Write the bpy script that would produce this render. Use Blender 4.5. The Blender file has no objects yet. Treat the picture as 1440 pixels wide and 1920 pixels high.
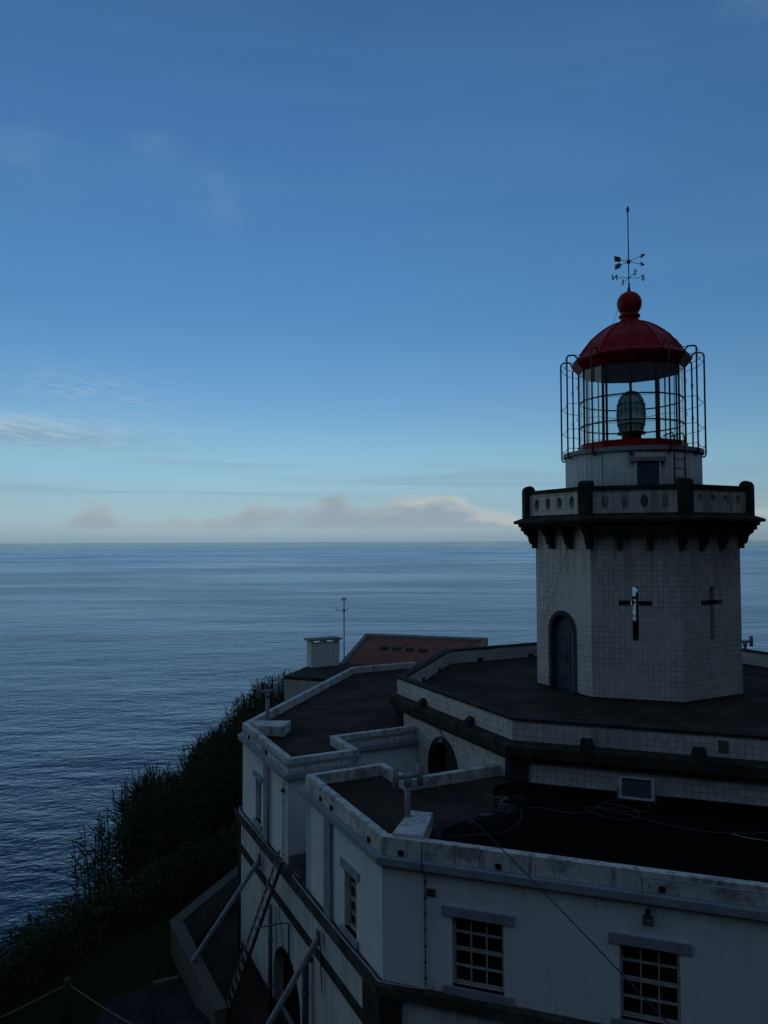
import bpy, bmesh, math, random
from mathutils import Vector, Matrix
from mathutils.geometry import tessellate_polygon
random.seed(7)
R = math.radians
sc = bpy.context.scene
COL = sc.collection
EYE = 60.0                      # camera height above the sea

# ---------------------------------------------------------------- camera
cam_d = bpy.data.cameras.new("camera"); cam = bpy.data.objects.new("camera", cam_d); COL.objects.link(cam)
cam_d.sensor_fit = 'VERTICAL'; cam_d.sensor_height = 36; cam_d.lens = 36*1400/1920
cam_d.clip_start = 0.1; cam_d.clip_end = 200000
p_, r_ = math.atan((1016-3.4-960)/1400), math.atan(6/1440)
fw = Vector((0, math.cos(p_), math.sin(p_))); up0 = Vector((0, -math.sin(p_), math.cos(p_))); rt0 = Vector((1, 0, 0))
rt = rt0*math.cos(r_) - up0*math.sin(r_); up = up0*math.cos(r_) + rt0*math.sin(r_)
m = Matrix((rt, up, -fw)).transposed().to_4x4(); m.translation = Vector((0, 0, EYE))
cam.matrix_world = m
sc.camera = cam

# ---------------------------------------------------------------- world
sc.view_settings.view_transform = 'Standard'; sc.view_settings.look = 'None'
sc.view_settings.exposure = 0.0; sc.view_settings.gamma = 1.0
sc.cycles.use_denoising = True
sc.cycles.max_bounces = 8; sc.cycles.transparent_max_bounces = 24
sc.cycles.caustics_reflective = False; sc.cycles.caustics_refractive = False
SUN_EL, SUN_ROT = 14.0, 165.0    # behind the camera, low, beyond the hillside
world = bpy.data.worlds.new("World"); sc.world = world; world.use_nodes = True

class NT:
    """small helper to write node trees as expressions"""
    def __init__(s, tree): s.t = tree; s.n = tree.nodes; s.l = tree.links
    def new(s, typ, **kw):
        n = s.n.new(typ)
        for k, v in kw.items(): setattr(n, k, v)
        return n
    def put(s, sock, v):
        if isinstance(v, bpy.types.NodeSocket): s.l.new(v, sock)
        else: sock.default_value = v
    def m(s, op, a, b=None, c=None, clamp=False):
        n = s.new('ShaderNodeMath', operation=op, use_clamp=clamp)
        s.put(n.inputs[0], a)
        if b is not None: s.put(n.inputs[1], b)
        if c is not None: s.put(n.inputs[2], c)
        return n.outputs[0]
    def smooth(s, x, a, b, lo=0.0, hi=1.0):
        n = s.new('ShaderNodeMapRange', interpolation_type='SMOOTHSTEP')
        s.put(n.inputs[0], x); n.inputs[1].default_value = a; n.inputs[2].default_value = b
        n.inputs[3].default_value = lo; n.inputs[4].default_value = hi
        return n.outputs[0]
    def vec(s, x, y, z):
        n = s.new('ShaderNodeCombineXYZ'); s.put(n.inputs[0], x); s.put(n.inputs[1], y); s.put(n.inputs[2], z); return n.outputs[0]
    def sep(s, v):
        n = s.new('ShaderNodeSeparateXYZ'); s.put(n.inputs[0], v); return n.outputs
    def noise(s, v, scale, detail=4, rough=0.5, dist=0.0, ntype=None):
        n = s.new('ShaderNodeTexNoise'); s.put(n.inputs['Vector'], v); n.inputs['Scale'].default_value = scale
        n.inputs['Detail'].default_value = detail; n.inputs['Roughness'].default_value = rough; n.inputs['Distortion'].default_value = dist
        return n.outputs['Fac']
    def mix(s, f, a, b, blend='MIX'):
        n = s.new('ShaderNodeMix', data_type='RGBA', blend_type=blend)
        s.put(n.inputs[0], f)
        s.put(n.inputs[6], a if isinstance(a, bpy.types.NodeSocket) else (*a, 1)); s.put(n.inputs[7], b if isinstance(b, bpy.types.NodeSocket) else (*b, 1))
        return n.outputs[2]
    def ramp(s, x, stops):
        n = s.new('ShaderNodeValToRGB'); s.put(n.inputs[0], x); e = n.color_ramp.elements
        while len(e) < len(stops): e.new(0.5)
        for k, (p, c) in zip(e, stops): k.position = p; k.color = (*c, 1)
        return n.outputs[0]

def lin(r, g, b):
    f = lambda c: (c/255/12.92) if c/255 <= 0.04045 else ((c/255+0.055)/1.055)**2.4
    return (f(r), f(g), f(b))

W = NT(world.node_tree); W.n.clear()
tc = W.new('ShaderNodeTexCoord')
dx, dy, dz = W.sep(tc.outputs['Generated'])
hor = W.m('SQRT', W.m('ADD', W.m('MULTIPLY', dx, dx), W.m('MULTIPLY', dy, dy)))
el = W.m('ARCTAN2', dz, hor)                       # elevation, radians
az = W.m('ARCTAN2', dx, dy)                        # 0 looking out to sea
sky = W.new('ShaderNodeTexSky', sky_type='NISHITA', sun_disc=False)
sky.sun_elevation = R(SUN_EL); sky.sun_rotation = R(SUN_ROT); sky.air_density = 1.0; sky.dust_density = 0.6; sky.ozone_density = 2.0; sky.altitude = 60
SKY_K = 0.12
# measured tint of this evening sky on top of the physical one: pale, greenish haze low down, deep blue above
seaward = W.m('MULTIPLY', W.smooth(W.m('ABSOLUTE', az), 0.54, 1.0, 1.0, 0.0), W.smooth(el, 0.70, 1.15, 1.0, 0.0))                 # the tint belongs to the evening air over the sea only
skyc = W.mix(seaward, W.mix(1.0, sky.outputs[0], (1.02, 1.0, 0.94), 'MULTIPLY'), W.mix(1.0, sky.outputs[0], W.ramp(W.m('DIVIDE', W.m('MAXIMUM', el, 0.0), 1.5708), [
    (0.0, (0.43, 0.66, 1.25)), (0.008, (0.428, 0.634, 1.128)), (0.031, (0.435, 0.565, 0.83)), (0.071, (0.49, 0.655, 0.79)), (0.117, (0.435, 0.62, 0.79)),
    (0.182, (0.365, 0.625, 0.82)), (0.264, (0.395, 0.685, 0.90)), (0.339, (0.41, 0.70, 0.97)), (0.402, (0.44, 0.71, 0.96)), (1.0, (0.44, 0.68, 0.92))]), 'MULTIPLY'))
def gauss(x, c, w):
    d = W.m('DIVIDE', W.m('SUBTRACT', x, c), w); return W.m('POWER', 2.71828, W.m('MULTIPLY', W.m('MULTIPLY', d, d), -1.0))
k_ = 1.0/SKY_K
def C(r, g, b):
    return tuple(v*k_ for v in lin(r, g, b))
# --- low cumulus bank just above the sea
cv = W.vec(W.m('MULTIPLY', az, 9.0), W.m('MULTIPLY', el, 26.0), 3.1)
n1 = W.noise(cv, 1.3, 7, 0.58, 0.3)
n2 = W.noise(W.vec(W.m('MULTIPLY', az, 26.0), W.m('MULTIPLY', el, 60.0), 9.4), 1.0, 5, 0.55, 0.2)
bumps = W.m('ADD', W.m('MULTIPLY', gauss(az, -0.065, 0.022), 0.020), W.m('MULTIPLY', gauss(az, 0.060, 0.050), 0.018))
plateau = W.m('MULTIPLY', W.smooth(az, -0.30, -0.16), W.smooth(az, 0.26, 0.10))
prof = W.m('ADD', bumps, W.m('MULTIPLY', plateau, 0.040))
prof = W.m('ADD', prof, W.m('MULTIPLY', gauss(az, 0.50, 0.10), 0.040))
prof = W.m('ADD', prof, W.m('MULTIPLY', gauss(az, -0.375, 0.040), 0.036))
prof = W.m('ADD', prof, W.m('MULTIPLY', gauss(az, -0.30, 0.05), 0.016))
prof = W.m('ADD', prof, 0.004)
top = W.m('ADD', prof, W.m('MULTIPLY', W.m('SUBTRACT', n2, 0.5), 0.045))
inside = W.smooth(W.m('SUBTRACT', top, el), -0.006, 0.010)
base_ = W.smooth(W.m('ADD', el, W.m('MULTIPLY', W.m('SUBTRACT', n1, 0.5), 0.012)), 0.010, 0.022)
cum = W.m('MULTIPLY', W.m('MULTIPLY', inside, base_), W.smooth(prof, 0.006, 0.022), clamp=True)
cum = W.m('MULTIPLY', cum, W.smooth(n1, 0.25, 0.55, 0.55, 0.95))
lit = W.m('MULTIPLY', W.smooth(W.m('SUBTRACT', top, el), 0.026, 0.0), W.smooth(az, -0.02, 0.05, 0.25, 1.0))
cumc = W.mix(lit, C(146, 163, 175), C(190, 194, 190))
c1 = W.mix(cum, skyc, cumc)
# --- altocumulus patch with ripples on the left
rip = W.noise(W.vec(W.m('MULTIPLY', az, 30.0), W.m('ADD', W.m('MULTIPLY', el, 260.0), W.m('MULTIPLY', az, 34.0)), 1.0), 1.0, 4, 0.6, 0.9)
body = W.noise(W.vec(W.m('MULTIPLY', az, 9.0), W.m('MULTIPLY', el, 40.0), 5.0), 1.0, 5, 0.55, 0.4)
e1 = W.m('MULTIPLY', gauss(az, -0.50, 0.19), gauss(W.m('ADD', el, W.m('MULTIPLY', az, 0.03)), 0.119, 0.018))
e1b = W.m('MULTIPLY', gauss(az, -0.37, 0.10), gauss(W.m('ADD', el, W.m('MULTIPLY', az, 0.16)), 0.122, 0.026))
a1 = W.m('MULTIPLY', W.m('MULTIPLY', e1, 1.3), W.smooth(body, 0.22, 0.50)); a1 = W.m('MULTIPLY', a1, W.smooth(rip, 0.2, 0.6, 0.6, 0.95), clamp=True)
a1b = W.m('MULTIPLY', W.m('MULTIPLY', e1b, W.smooth(rip, 0.40, 0.70)), 0.62, clamp=True)
c2 = W.mix(a1b, c1, C(150, 182, 208))
topl = W.smooth(el, 0.126, 0.150)
c2 = W.mix(a1, c2, W.mix(W.m('MULTIPLY', W.m('ADD', topl, W.smooth(rip, 0.4, 0.65)), 0.5), C(134, 166, 190), C(172, 198, 212)))
# --- faint grey veils and pink wisps
vl = W.noise(W.vec(W.m('MULTIPLY', az, 3.2), W.m('MULTIPLY', el, 55.0), 2.0), 1.0, 5, 0.5, 0.5)
ve = W.m('MULTIPLY', W.smooth(vl, 0.46, 0.68), W.m('MULTIPLY', gauss(el, 0.078, 0.030), 0.55))
c3 = W.mix(ve, c2, C(134, 165, 184))
ws = W.noise(W.vec(W.m('MULTIPLY', az, 7.0), W.m('MULTIPLY', el, 12.0), 7.0), 1.0, 5, 0.5, 0.4)
wz = W.m('ADD', W.m('MULTIPLY', gauss(az, -0.215, 0.05), gauss(el, 0.425, 0.028)), W.m('MULTIPLY', gauss(az, -0.48, 0.06), gauss(el, 0.43, 0.045)))
wz = W.m('ADD', wz, W.m('MULTIPLY', gauss(az, 0.50, 0.14), gauss(el, 0.62, 0.08)))
wz = W.m('ADD', wz, W.m('MULTIPLY', gauss(az, -0.31, 0.035), gauss(el, 0.475, 0.02)))
wf = W.m('MULTIPLY', W.m('MULTIPLY', wz, W.smooth(ws, 0.40, 0.70)), 0.32, clamp=True)
c4 = W.mix(wf, c3, C(116, 148, 188))
hs = W.noise(W.vec(W.m('MULTIPLY', az, 1.6), W.m('MULTIPLY', el, 14.0), 12.0), 1.0, 4, 0.5, 0.6)
c5 = W.mix(W.smooth(hs, 0.35, 0.75, 0.0, 0.08), c4, C(112, 160, 200))
bg = W.new('ShaderNodeBackground'); W.l.new(c5, bg.inputs[0]); bg.inputs[1].default_value = SKY_K
wo = W.new('ShaderNodeOutputWorld'); W.l.new(bg.outputs[0], wo.inputs[0])

# ---------------------------------------------------------------- sun (already behind the hillside)
sd = bpy.data.lights.new("sun", 'SUN'); sd.energy = 2.0; sd.angle = R(0.5); sd.color = (1.0, 0.86, 0.72)
sun = bpy.data.objects.new("sun", sd); COL.objects.link(sun)
# nishita rotation turns clockwise from +Y seen from above
sdir = Vector((math.sin(R(SUN_ROT))*math.cos(R(SUN_EL)), math.cos(R(SUN_ROT))*math.cos(R(SUN_EL)), math.sin(R(SUN_EL))))
sun.rotation_euler = sdir.to_track_quat('Z', 'Y').to_euler(); sun.location = (0, 0, 90)

# ---------------------------------------------------------------- materials
def mat(name, rough=0.8, spec=0.3, metal=0.0):
    m = bpy.data.materials.new(name); m.use_nodes = True; t = NT(m.node_tree); t.n.clear()
    b = t.new('ShaderNodeBsdfPrincipled'); o = t.new('ShaderNodeOutputMaterial'); t.l.new(b.outputs[0], o.inputs[0])
    b.inputs['Roughness'].default_value = rough; b.inputs['Specular IOR Level'].default_value = spec; b.inputs['Metallic'].default_value = metal
    t.b = b; t.o = o; t.mat = m
    return m, t
def pos(t): return t.new('ShaderNodeNewGeometry').outputs['Position']
def uvc(t): return t.new('ShaderNodeUVMap', uv_map='UVMap').outputs[0]
def bump(t, h, dist=0.01, strength=0.6, normal=None):
    n = t.new('ShaderNodeBump'); t.put(n.inputs['Height'], h); n.inputs['Distance'].default_value = dist; n.inputs['Strength'].default_value = strength
    if normal is not None: t.l.new(normal, n.inputs['Normal'])
    t.l.new(n.outputs[0], t.b.inputs['Normal']); return n.outputs[0]
def plain(name, c, rough=0.6, spec=0.4, var=0.25, scale=6.0, metal=0.0, c2=None, bd=0.004):
    m, t = mat(name, rough, spec, metal); p = pos(t)
    n = t.noise(p, scale, 5, 0.6)
    t.l.new(t.mix(t.smooth(n, 0.3, 0.7), tuple(v*(1-var) for v in c), c2 or tuple(min(1, v*(1+var)) for v in c)), t.b.inputs['Base Color'])
    bump(t, t.noise(p, scale*6, 3), bd, 0.5)
    return m
M = {}
def wall_paint(name, c, dirt=0.35):
    m, t = mat(name, 0.85, 0.2); p = pos(t); x, y, z = t.sep(p)
    big = t.noise(p, 0.55, 5, 0.6); fine = t.noise(p, 14.0, 4, 0.6)
    st = t.noise(t.vec(t.m('MULTIPLY', x, 7.0), t.m('MULTIPLY', y, 7.0), t.m('MULTIPLY', z, 0.55)), 1.0, 5, 0.6)
    c1 = t.mix(t.smooth(big, 0.3, 0.7), tuple(v*0.86 for v in c), c)
    c2 = t.mix(t.m('MULTIPLY', t.smooth(st, 0.5, 0.8), dirt), c1, (c[0]*0.45, c[1]*0.46, c[2]*0.42))
    sp = t.noise(p, 3.2, 7, 0.7)
    c3 = t.mix(t.smooth(sp, 0.66, 0.74, 0, 0.5*dirt), c2, (0.05, 0.055, 0.05))
    run = t.noise(t.vec(t.m('MULTIPLY', x, 16.0), t.m('MULTIPLY', y, 16.0), t.m('MULTIPLY', z, 0.8)), 1.0, 4, 0.6)     # rain runs under the cornice, damp over the ledge
    wet_ = t.m('ADD', t.smooth(z, 53.75, 54.35), t.m('MULTIPLY', t.smooth(z, 52.75, 52.33), 1.2))
    c4 = t.mix(t.m('MULTIPLY', t.m('MULTIPLY', wet_, t.smooth(run, 0.42, 0.72)), dirt*1.1, clamp=True), c3, (c[0]*.32, c[1]*.34, c[2]*.30))
    crk = t.new('ShaderNodeTexVoronoi', feature='DISTANCE_TO_EDGE'); crk.inputs['Scale'].default_value = 0.45
    t.l.new(t.vec(t.m('ADD', x, t.m('MULTIPLY', fine, .25)), t.m('ADD', y, t.m('MULTIPLY', fine, .25)), t.m('ADD', z, t.m('MULTIPLY', big, 1.0))), crk.inputs['Vector'])
    c5_ = t.mix(t.m('MULTIPLY', t.smooth(crk.outputs[0], 0.006, 0.0), t.smooth(big, 0.52, 0.62, 0, 0.22)), c4, (c[0]*.3, c[1]*.3, c[2]*.3))
    t.l.new(c5_, t.b.inputs['Base Color']); bump(t, t.m('ADD', fine, t.m('MULTIPLY', big, 3.0)), 0.006, 0.5); return m
M['white'] = wall_paint('white_wall_paint', (0.80, 0.82, 0.84), 0.26)
M['white_low'] = wall_paint('streaked_white_paint', (0.64, 0.65, 0.65), 0.45)
M['drum'] = wall_paint('drum_paint', (0.64, 0.66, 0.64), 0.45)
def tile_mat(name, c, size=0.145):
    m, t = mat(name, 0.45, 0.5); u = uvc(t); p = pos(t)
    b = t.new('ShaderNodeTexBrick'); t.l.new(u, b.inputs['Vector']); b.offset = 0.0; b.squash = 1.0
    b.inputs['Color1'].default_value = (*c, 1); b.inputs['Color2'].default_value = (c[0]*0.70, c[1]*0.72, c[2]*0.74, 1); b.inputs['Mortar'].default_value = (0.17, 0.165, 0.15, 1)
    b.inputs['Scale'].default_value = 1.0; b.inputs['Mortar Size'].default_value = 0.0055; b.inputs['Mortar Smooth'].default_value = 0.2
    b.inputs['Brick Width'].default_value = size; b.inputs['Row Height'].default_value = size; b.inputs['Bias'].default_value = -0.2
    gone = t.noise(p, 0.8, 3, 0.5)                 # grout lines fade where the joints were repainted
    base = t.mix(t.smooth(gone, 0.48, 0.62, 1.0, 0.35), c, b.outputs['Color'])
    ch = t.noise(p, 5.0, 6, 0.75); base = t.mix(t.smooth(ch, 0.70, 0.74, 0, 0.85), base, (0.03, 0.03, 0.028))
    x, y, z = t.sep(p)
    st = t.noise(t.vec(t.m('MULTIPLY', x, 5.0), t.m('MULTIPLY', y, 5.0), t.m('MULTIPLY', z, 0.5)), 1.0, 5, 0.6)
    base = t.mix(t.smooth(st, 0.5, 0.8, 0, 0.4), base, (c[0]*0.5, c[1]*0.48, c[2]*0.44))
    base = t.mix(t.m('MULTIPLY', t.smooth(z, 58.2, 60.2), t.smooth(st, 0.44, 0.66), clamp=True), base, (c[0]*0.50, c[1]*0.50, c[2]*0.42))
    t.l.new(base, t.b.inputs['Base Color']); bump(t, b.outputs['Fac'], -0.004, 0.7); return m
M['tile'] = tile_mat('white_glazed_tile', (0.66, 0.63, 0.60))
def stained(name, c, amt=0.5):
    m, t = mat(name, 0.9, 0.2); p = pos(t); x, y, z = t.sep(p)
    s1 = t.noise(p, 2.3, 8, 0.72); s2 = t.noise(p, 11.0, 6, 0.7)
    st = t.noise(t.vec(t.m('MULTIPLY', x, 9.0), t.m('MULTIPLY', y, 9.0), t.m('MULTIPLY', z, 1.2)), 1.0, 6, 0.65)
    c1 = t.mix(t.smooth(s1, 0.46, 0.66, 0, amt), c, (0.10, 0.105, 0.10))
    c2 = t.mix(t.smooth(st, 0.50, 0.72, 0, amt), c1, (0.06, 0.065, 0.06))
    c3 = t.mix(t.smooth(s2, 0.60, 0.70, 0, amt*1.3), c2, (0.035, 0.04, 0.035))
    t.l.new(c3, t.b.inputs['Base Color']); bump(t, s2, 0.01, 0.7); return m
M['parapet'] = stained('weathered_parapet', (0.62, 0.62, 0.60), 0.72)
M['trim'] = plain('grey_painted_trim', (0.27, 0.30, 0.34), 0.7, 0.3, 0.15, 3.0)
def moss(name, c, c2, scale=3.0):
    m, t = mat(name, 0.95, 0.15); p = pos(t); n = t.noise(p, scale, 8, 0.7); n2 = t.noise(p, 18, 4, 0.6)
    t.l.new(t.mix(t.smooth(n2, 0.62, 0.75, 0, 0.6), t.mix(t.smooth(n, 0.4, 0.65), c, c2), (0.12, 0.12, 0.11)), t.b.inputs['Base Color'])
    bump(t, n2, 0.015, 0.8); return m
M['basalt'] = moss('mossy_basalt', (0.024, 0.025, 0.021), (0.060, 0.060, 0.050))
M['ledge'] = moss('mossy_ledge_stone', (0.035, 0.036, 0.030), (0.095, 0.095, 0.080), 2.0)
M['old_stone'] = stained('old_garden_stone', (0.11, 0.105, 0.085), 0.5)
M['quoin'] = moss('dark_quoin_stone', (0.022, 0.022, 0.022), (0.045, 0.042, 0.038), 1.5)
def bitumen(name, c, wet):
    m, t = mat(name, 0.9, 0.04); p = pos(t)
    n = t.noise(p, 0.7, 7, 0.62, 0.6); n2 = t.noise(p, 22, 4, 0.6)
    x, y, z = t.sep(p)
    ln = t.noise(t.vec(t.m('MULTIPLY', x, 1.2), t.m('MULTIPLY', y, 5.0), z), 1.0, 4, 0.6, 0.8)
    t.l.new(t.mix(t.smooth(n2, 0.5, 0.8, 0, 0.35), t.mix(t.m('MULTIPLY', t.smooth(n, 0.35, 0.7), t.smooth(ln, 0.3, 0.7, 0.6, 1)), tuple(v*0.5 for v in c), c), tuple(v*2.2 for v in c)), t.b.inputs['Base Color'])
    bk = t.new('ShaderNodeTexBrick'); bk.offset = 0.37; bk.inputs['Brick Width'].default_value = 4.2; bk.inputs['Row Height'].default_value = 0.95; bk.inputs['Mortar Size'].default_value = 0.018; bk.inputs['Scale'].default_value = 1.0
    ca, sa = math.cos(R(19)), math.sin(R(19)); wv = t.noise(p, 1.1, 3, 0.5)
    t.l.new(t.vec(t.m('ADD', t.m('SUBTRACT', t.m('MULTIPLY', x, ca), t.m('MULTIPLY', y, sa)), t.m('MULTIPLY', wv, .2)), t.m('ADD', t.m('ADD', t.m('MULTIPLY', x, sa), t.m('MULTIPLY', y, ca)), t.m('MULTIPLY', wv, .12)), 0.0), bk.inputs['Vector'])
    bk.inputs['Color1'].default_value = (1, 1, 1, 1); bk.inputs['Color2'].default_value = (.72, .72, .72, 1); bk.inputs['Mortar'].default_value = (.45, .45, .45, 1)
    old = t.b.inputs['Base Color'].links[0].from_socket; lich = t.noise(p, 4.5, 7, 0.75)
    t.l.new(t.mix(t.smooth(lich, 0.66, 0.72, 0, 0.5), t.mix(0.8, old, bk.outputs[0], 'MULTIPLY'), tuple(min(1, v*3.5) for v in c)), t.b.inputs['Base Color'])
    t.put(t.b.inputs['Roughness'], t.smooth(n, 0.45, 0.75, 0.9, wet)); bump(t, t.m('ADD', t.m('MULTIPLY', n2, .4), bk.outputs['Fac']), 0.010, 0.6); return m
M['roof'] = bitumen('bitumen_roof', (0.078, 0.060, 0.046), 0.72)
M['roof_black'] = bitumen('fresh_black_bitumen', (0.003, 0.003, 0.003), 0.9)
t = NT(M['roof_black'].node_tree); b_ = t.n['Principled BSDF'] if 'Principled BSDF' in t.n else [n for n in t.n if n.type == 'BSDF_PRINCIPLED'][0]
p = pos(t); x, y, z = t.sep(p); old = b_.inputs['Base Color'].links[0].from_socket
mk = None
for cx_, cy_, rr_ in ((2.1, 15.75, 0.55), (1.3, 14.75, 0.42), (1.9, 15.1, 0.35)):
    g_ = t.m('POWER', 2.71828, t.m('MULTIPLY', t.m('ADD', t.m('POWER', t.m('DIVIDE', t.m('SUBTRACT', x, cx_), rr_), 2.0), t.m('POWER', t.m('DIVIDE', t.m('SUBTRACT', y, cy_), rr_*0.7), 2.0)), -1.0))
    mk = g_ if mk is None else t.m('ADD', mk, g_)
nn_ = t.noise(p, 3.0, 6, 0.65, 1.2)
t.l.new(t.mix(t.m('MULTIPLY', mk, t.smooth(nn_, 0.45, 0.70), clamp=True), old, (0.30, 0.30, 0.29)), b_.inputs['Base Color'])
M['red'] = plain('red_paint', (0.30, 0.006, 0.010), 0.45, 0.15, 0.2, 4.0, bd=0.001)
M['redbar'] = plain('dark_red_bars', (0.10, 0.008, 0.012), 0.5, 0.4, 0.2, 4.0, bd=0.0005)
M['metal'] = plain('grey_metal', (0.20, 0.22, 0.23), 0.5, 0.5, 0.2)
M['rod'] = plain('dark_rod_metal', (0.02, 0.022, 0.03), 0.5, 0.4, 0.2)
M['copper'] = plain('green_copper', (0.045, 0.075, 0.055), 0.6, 0.4, 0.4, 20.0)
M['blue_door'] = plain('slate_blue_door_paint', (0.045, 0.085, 0.125), 0.6, 0.3, 0.25, 5.0)
M['surround'] = plain('stone_surround', (0.060, 0.066, 0.062), 0.9, 0.2, 0.4, 8.0)
M['cream'] = plain('cream_window_paint', (0.42, 0.41, 0.36), 0.6, 0.3, 0.2, 8.0)
M['pipe'] = plain('pale_plastic_pipe', (0.26, 0.28, 0.30), 0.5, 0.4, 0.2, 6.0)
M['pipe_dark'] = plain('blue_grey_downpipe', (0.10, 0.13, 0.17), 0.5, 0.4, 0.2, 4.0)
M['cable'] = plain('dark_blue_cable', (0.012, 0.018, 0.05), 0.6, 0.3, 0.1)
M['hose'] = plain('violet_cable_sheath', (0.055, 0.055, 0.085), 0.6, 0.3, 0.1)
M['concrete'] = stained('weathered_concrete', (0.20, 0.205, 0.19), 0.45)
M['wood'] = plain('grey_wood', (0.09, 0.075, 0.06), 0.8, 0.2, 0.4, 7.0)
M['alu'] = plain('worn_aluminium', (0.24, 0.24, 0.24), 0.5, 0.5, 0.3, 8.0)
M['rope'] = plain('pale_rope', (0.22, 0.19, 0.13), 0.9, 0.1, 0.2, 30)
M['concrete_wet'] = plain('blue_grey_path', (0.030, 0.033, 0.034), 0.9, 0.05, 0.25, 1.5)
M['black'] = plain('black_interior', (0.008, 0.008, 0.009), 0.9, 0.1, 0.2)
M['render_dirty'] = wall_paint('dirty_cream_render', (0.17, 0.155, 0.12), 0.6)
M['render_grey'] = wall_paint('grey_render', (0.50, 0.50, 0.48), 0.6)
m_, t = mat('window_glass', 0.06, 0.5); t.b.inputs['Base Color'].default_value = (0.006, 0.008, 0.010, 1); M['pane'] = m_
# clear panes of the lantern
m_, t = mat('lantern_glass'); t.n.remove(t.b)
tr = t.new('ShaderNodeBsdfTransparent'); tr.inputs[0].default_value = (0.86, 0.92, 0.92, 1)
gl = t.new('ShaderNodeBsdfGlossy'); gl.inputs['Roughness'].default_value = 0.03; gl.inputs[0].default_value = (1, 1, 1, 1)
lw_ = t.new('ShaderNodeLayerWeight'); lw_.inputs[0].default_value = 0.5
fr_ = t.m('ADD', 0.08, t.m('MULTIPLY', t.m('POWER', lw_.outputs['Facing'], 5.0), 0.85))
mx = t.new('ShaderNodeMixShader'); t.l.new(fr_, mx.inputs[0]); t.l.new(tr.outputs[0], mx.inputs[1]); t.l.new(gl.outputs[0], mx.inputs[2]); t.l.new(mx.outputs[0], t.o.inputs[0]); M['glass'] = m_
m_, t = mat('fresnel_lens_glass', 0.12, 0.6); t.b.inputs['Base Color'].default_value = (0.55, 0.70, 0.62, 1); t.b.inputs['Transmission Weight'].default_value = 0.8; t.b.inputs['IOR'].default_value = 1.5
xx, yy, zz = t.sep(pos(t)); bump(t, t.m('SINE', t.m('MULTIPLY', zz, 130.0)), 0.012, 0.8); M['lens'] = m_
M['lens_frame'] = plain('bronze_lens_frame', (0.05, 0.055, 0.04), 0.4, 0.5, 0.3, 12)
# roman tile roof
m_, t = mat('terracotta_roof', 0.85, 0.2); p = pos(t); n = t.noise(p, 2.0, 7, 0.7); n2 = t.noise(p, 14, 4, 0.6)
t.l.new(t.mix(t.smooth(n2, 0.55, 0.75, 0, 0.6), t.mix(t.smooth(n, 0.35, 0.7), (0.29, 0.115, 0.075), (0.17, 0.080, 0.060)), (0.05, 0.035, 0.03)), t.b.inputs['Base Color']); bump(t, n2, 0.01, 0.6); M['terracotta'] = m_
# grass and leaves
m_, t = mat('lawn', 0.95, 0.1); p = pos(t); n = t.noise(p, 0.4, 6, 0.65); n2 = t.noise(p, 25, 4, 0.7)
t.l.new(t.mix(t.smooth(n2, 0.35, 0.7), t.mix(t.smooth(n, 0.35, 0.65), (0.010, 0.018, 0.006), (0.020, 0.034, 0.010)), (0.028, 0.040, 0.014)), t.b.inputs['Base Color']); bump(t, n2, 0.05, 1.0); M['lawn'] = m_
def leaf(name, a, b, tl=0.15):
    m, t = mat(name, 0.8, 0.08); g = t.new('ShaderNodeNewGeometry'); rnd = g.outputs['Random Per Island']
    n = t.noise(g.outputs['Position'], 0.9, 4, 0.6)
    t.l.new(t.mix(t.m('MULTIPLY', t.m('ADD', rnd, t.smooth(n, 0.3, 0.7)), 0.5), a, b), t.b.inputs['Base Color']); return m
M['cane'] = leaf('cane_leaf', (0.020, 0.030, 0.016), (0.055, 0.072, 0.040))
M['hedge'] = leaf('hedge_leaf', (0.032, 0.045, 0.020), (0.095, 0.112, 0.055))
M['scrub'] = leaf('scrub_leaf', (0.012, 0.020, 0.010), (0.045, 0.060, 0.030))
M['soil'] = moss('cliff_soil', (0.012, 0.014, 0.008), (0.022, 0.022, 0.015), 0.5)
# sea: two swells and chop, rougher with distance like wind-ruffled water
m_, t = mat('sea_water', 0.10, 0.5); p = pos(t); x, y, z = t.sep(p)
t.b.inputs['Base Color'].default_value = (0.003, 0.026, 0.070, 1); t.b.inputs['IOR'].default_value = 1.333
def sw(ax, ay, sc_, det, dist=0.5):
    c, s = math.cos(ax), math.sin(ax)
    a = t.m('ADD', t.m('MULTIPLY', x, c), t.m('MULTIPLY', y, s)); b = t.m('ADD', t.m('MULTIPLY', x, -s), t.m('MULTIPLY', y, c))
    return t.noise(t.vec(t.m('MULTIPLY', a, ay), b, 0.0), sc_, det, 0.6, dist)
h1 = t.m('MULTIPLY', sw(0.20, 0.50, 0.030, 3, 0.0), 1.9)
h2 = t.m('MULTIPLY', sw(-0.15, 0.60, 0.15, 3, 0.2), 0.70)
h3 = t.m('MULTIPLY', sw(0.22, 0.62, 0.50, 4, 0.3), 0.50)
h4 = t.m('MULTIPLY', sw(-0.30, 0.70, 1.5, 3, 0.2), 0.12)
wind = t.noise(t.vec(t.m('MULTIPLY', x, 0.30), y, 3.0), 0.0045, 5, 0.6, 0.6)
wind2 = t.noise(t.vec(t.m('MULTIPLY', x, 0.22), y, 8.0), 0.018, 4, 0.6, 0.5)
patch = t.m('MULTIPLY', t.smooth(wind, 0.34, 0.66, 0.50, 1.25), t.smooth(wind2, 0.35, 0.65, 0.86, 1.12))
hh = t.m('MULTIPLY', t.m('ADD', t.m('ADD', h1, h2), t.m('ADD', h3, h4)), patch)
nb = bump(t, hh, 1.0, 1.0)
cdist = t.m('SQRT', t.m('ADD', t.m('MULTIPLY', x, x), t.m('MULTIPLY', y, y)))
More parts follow.
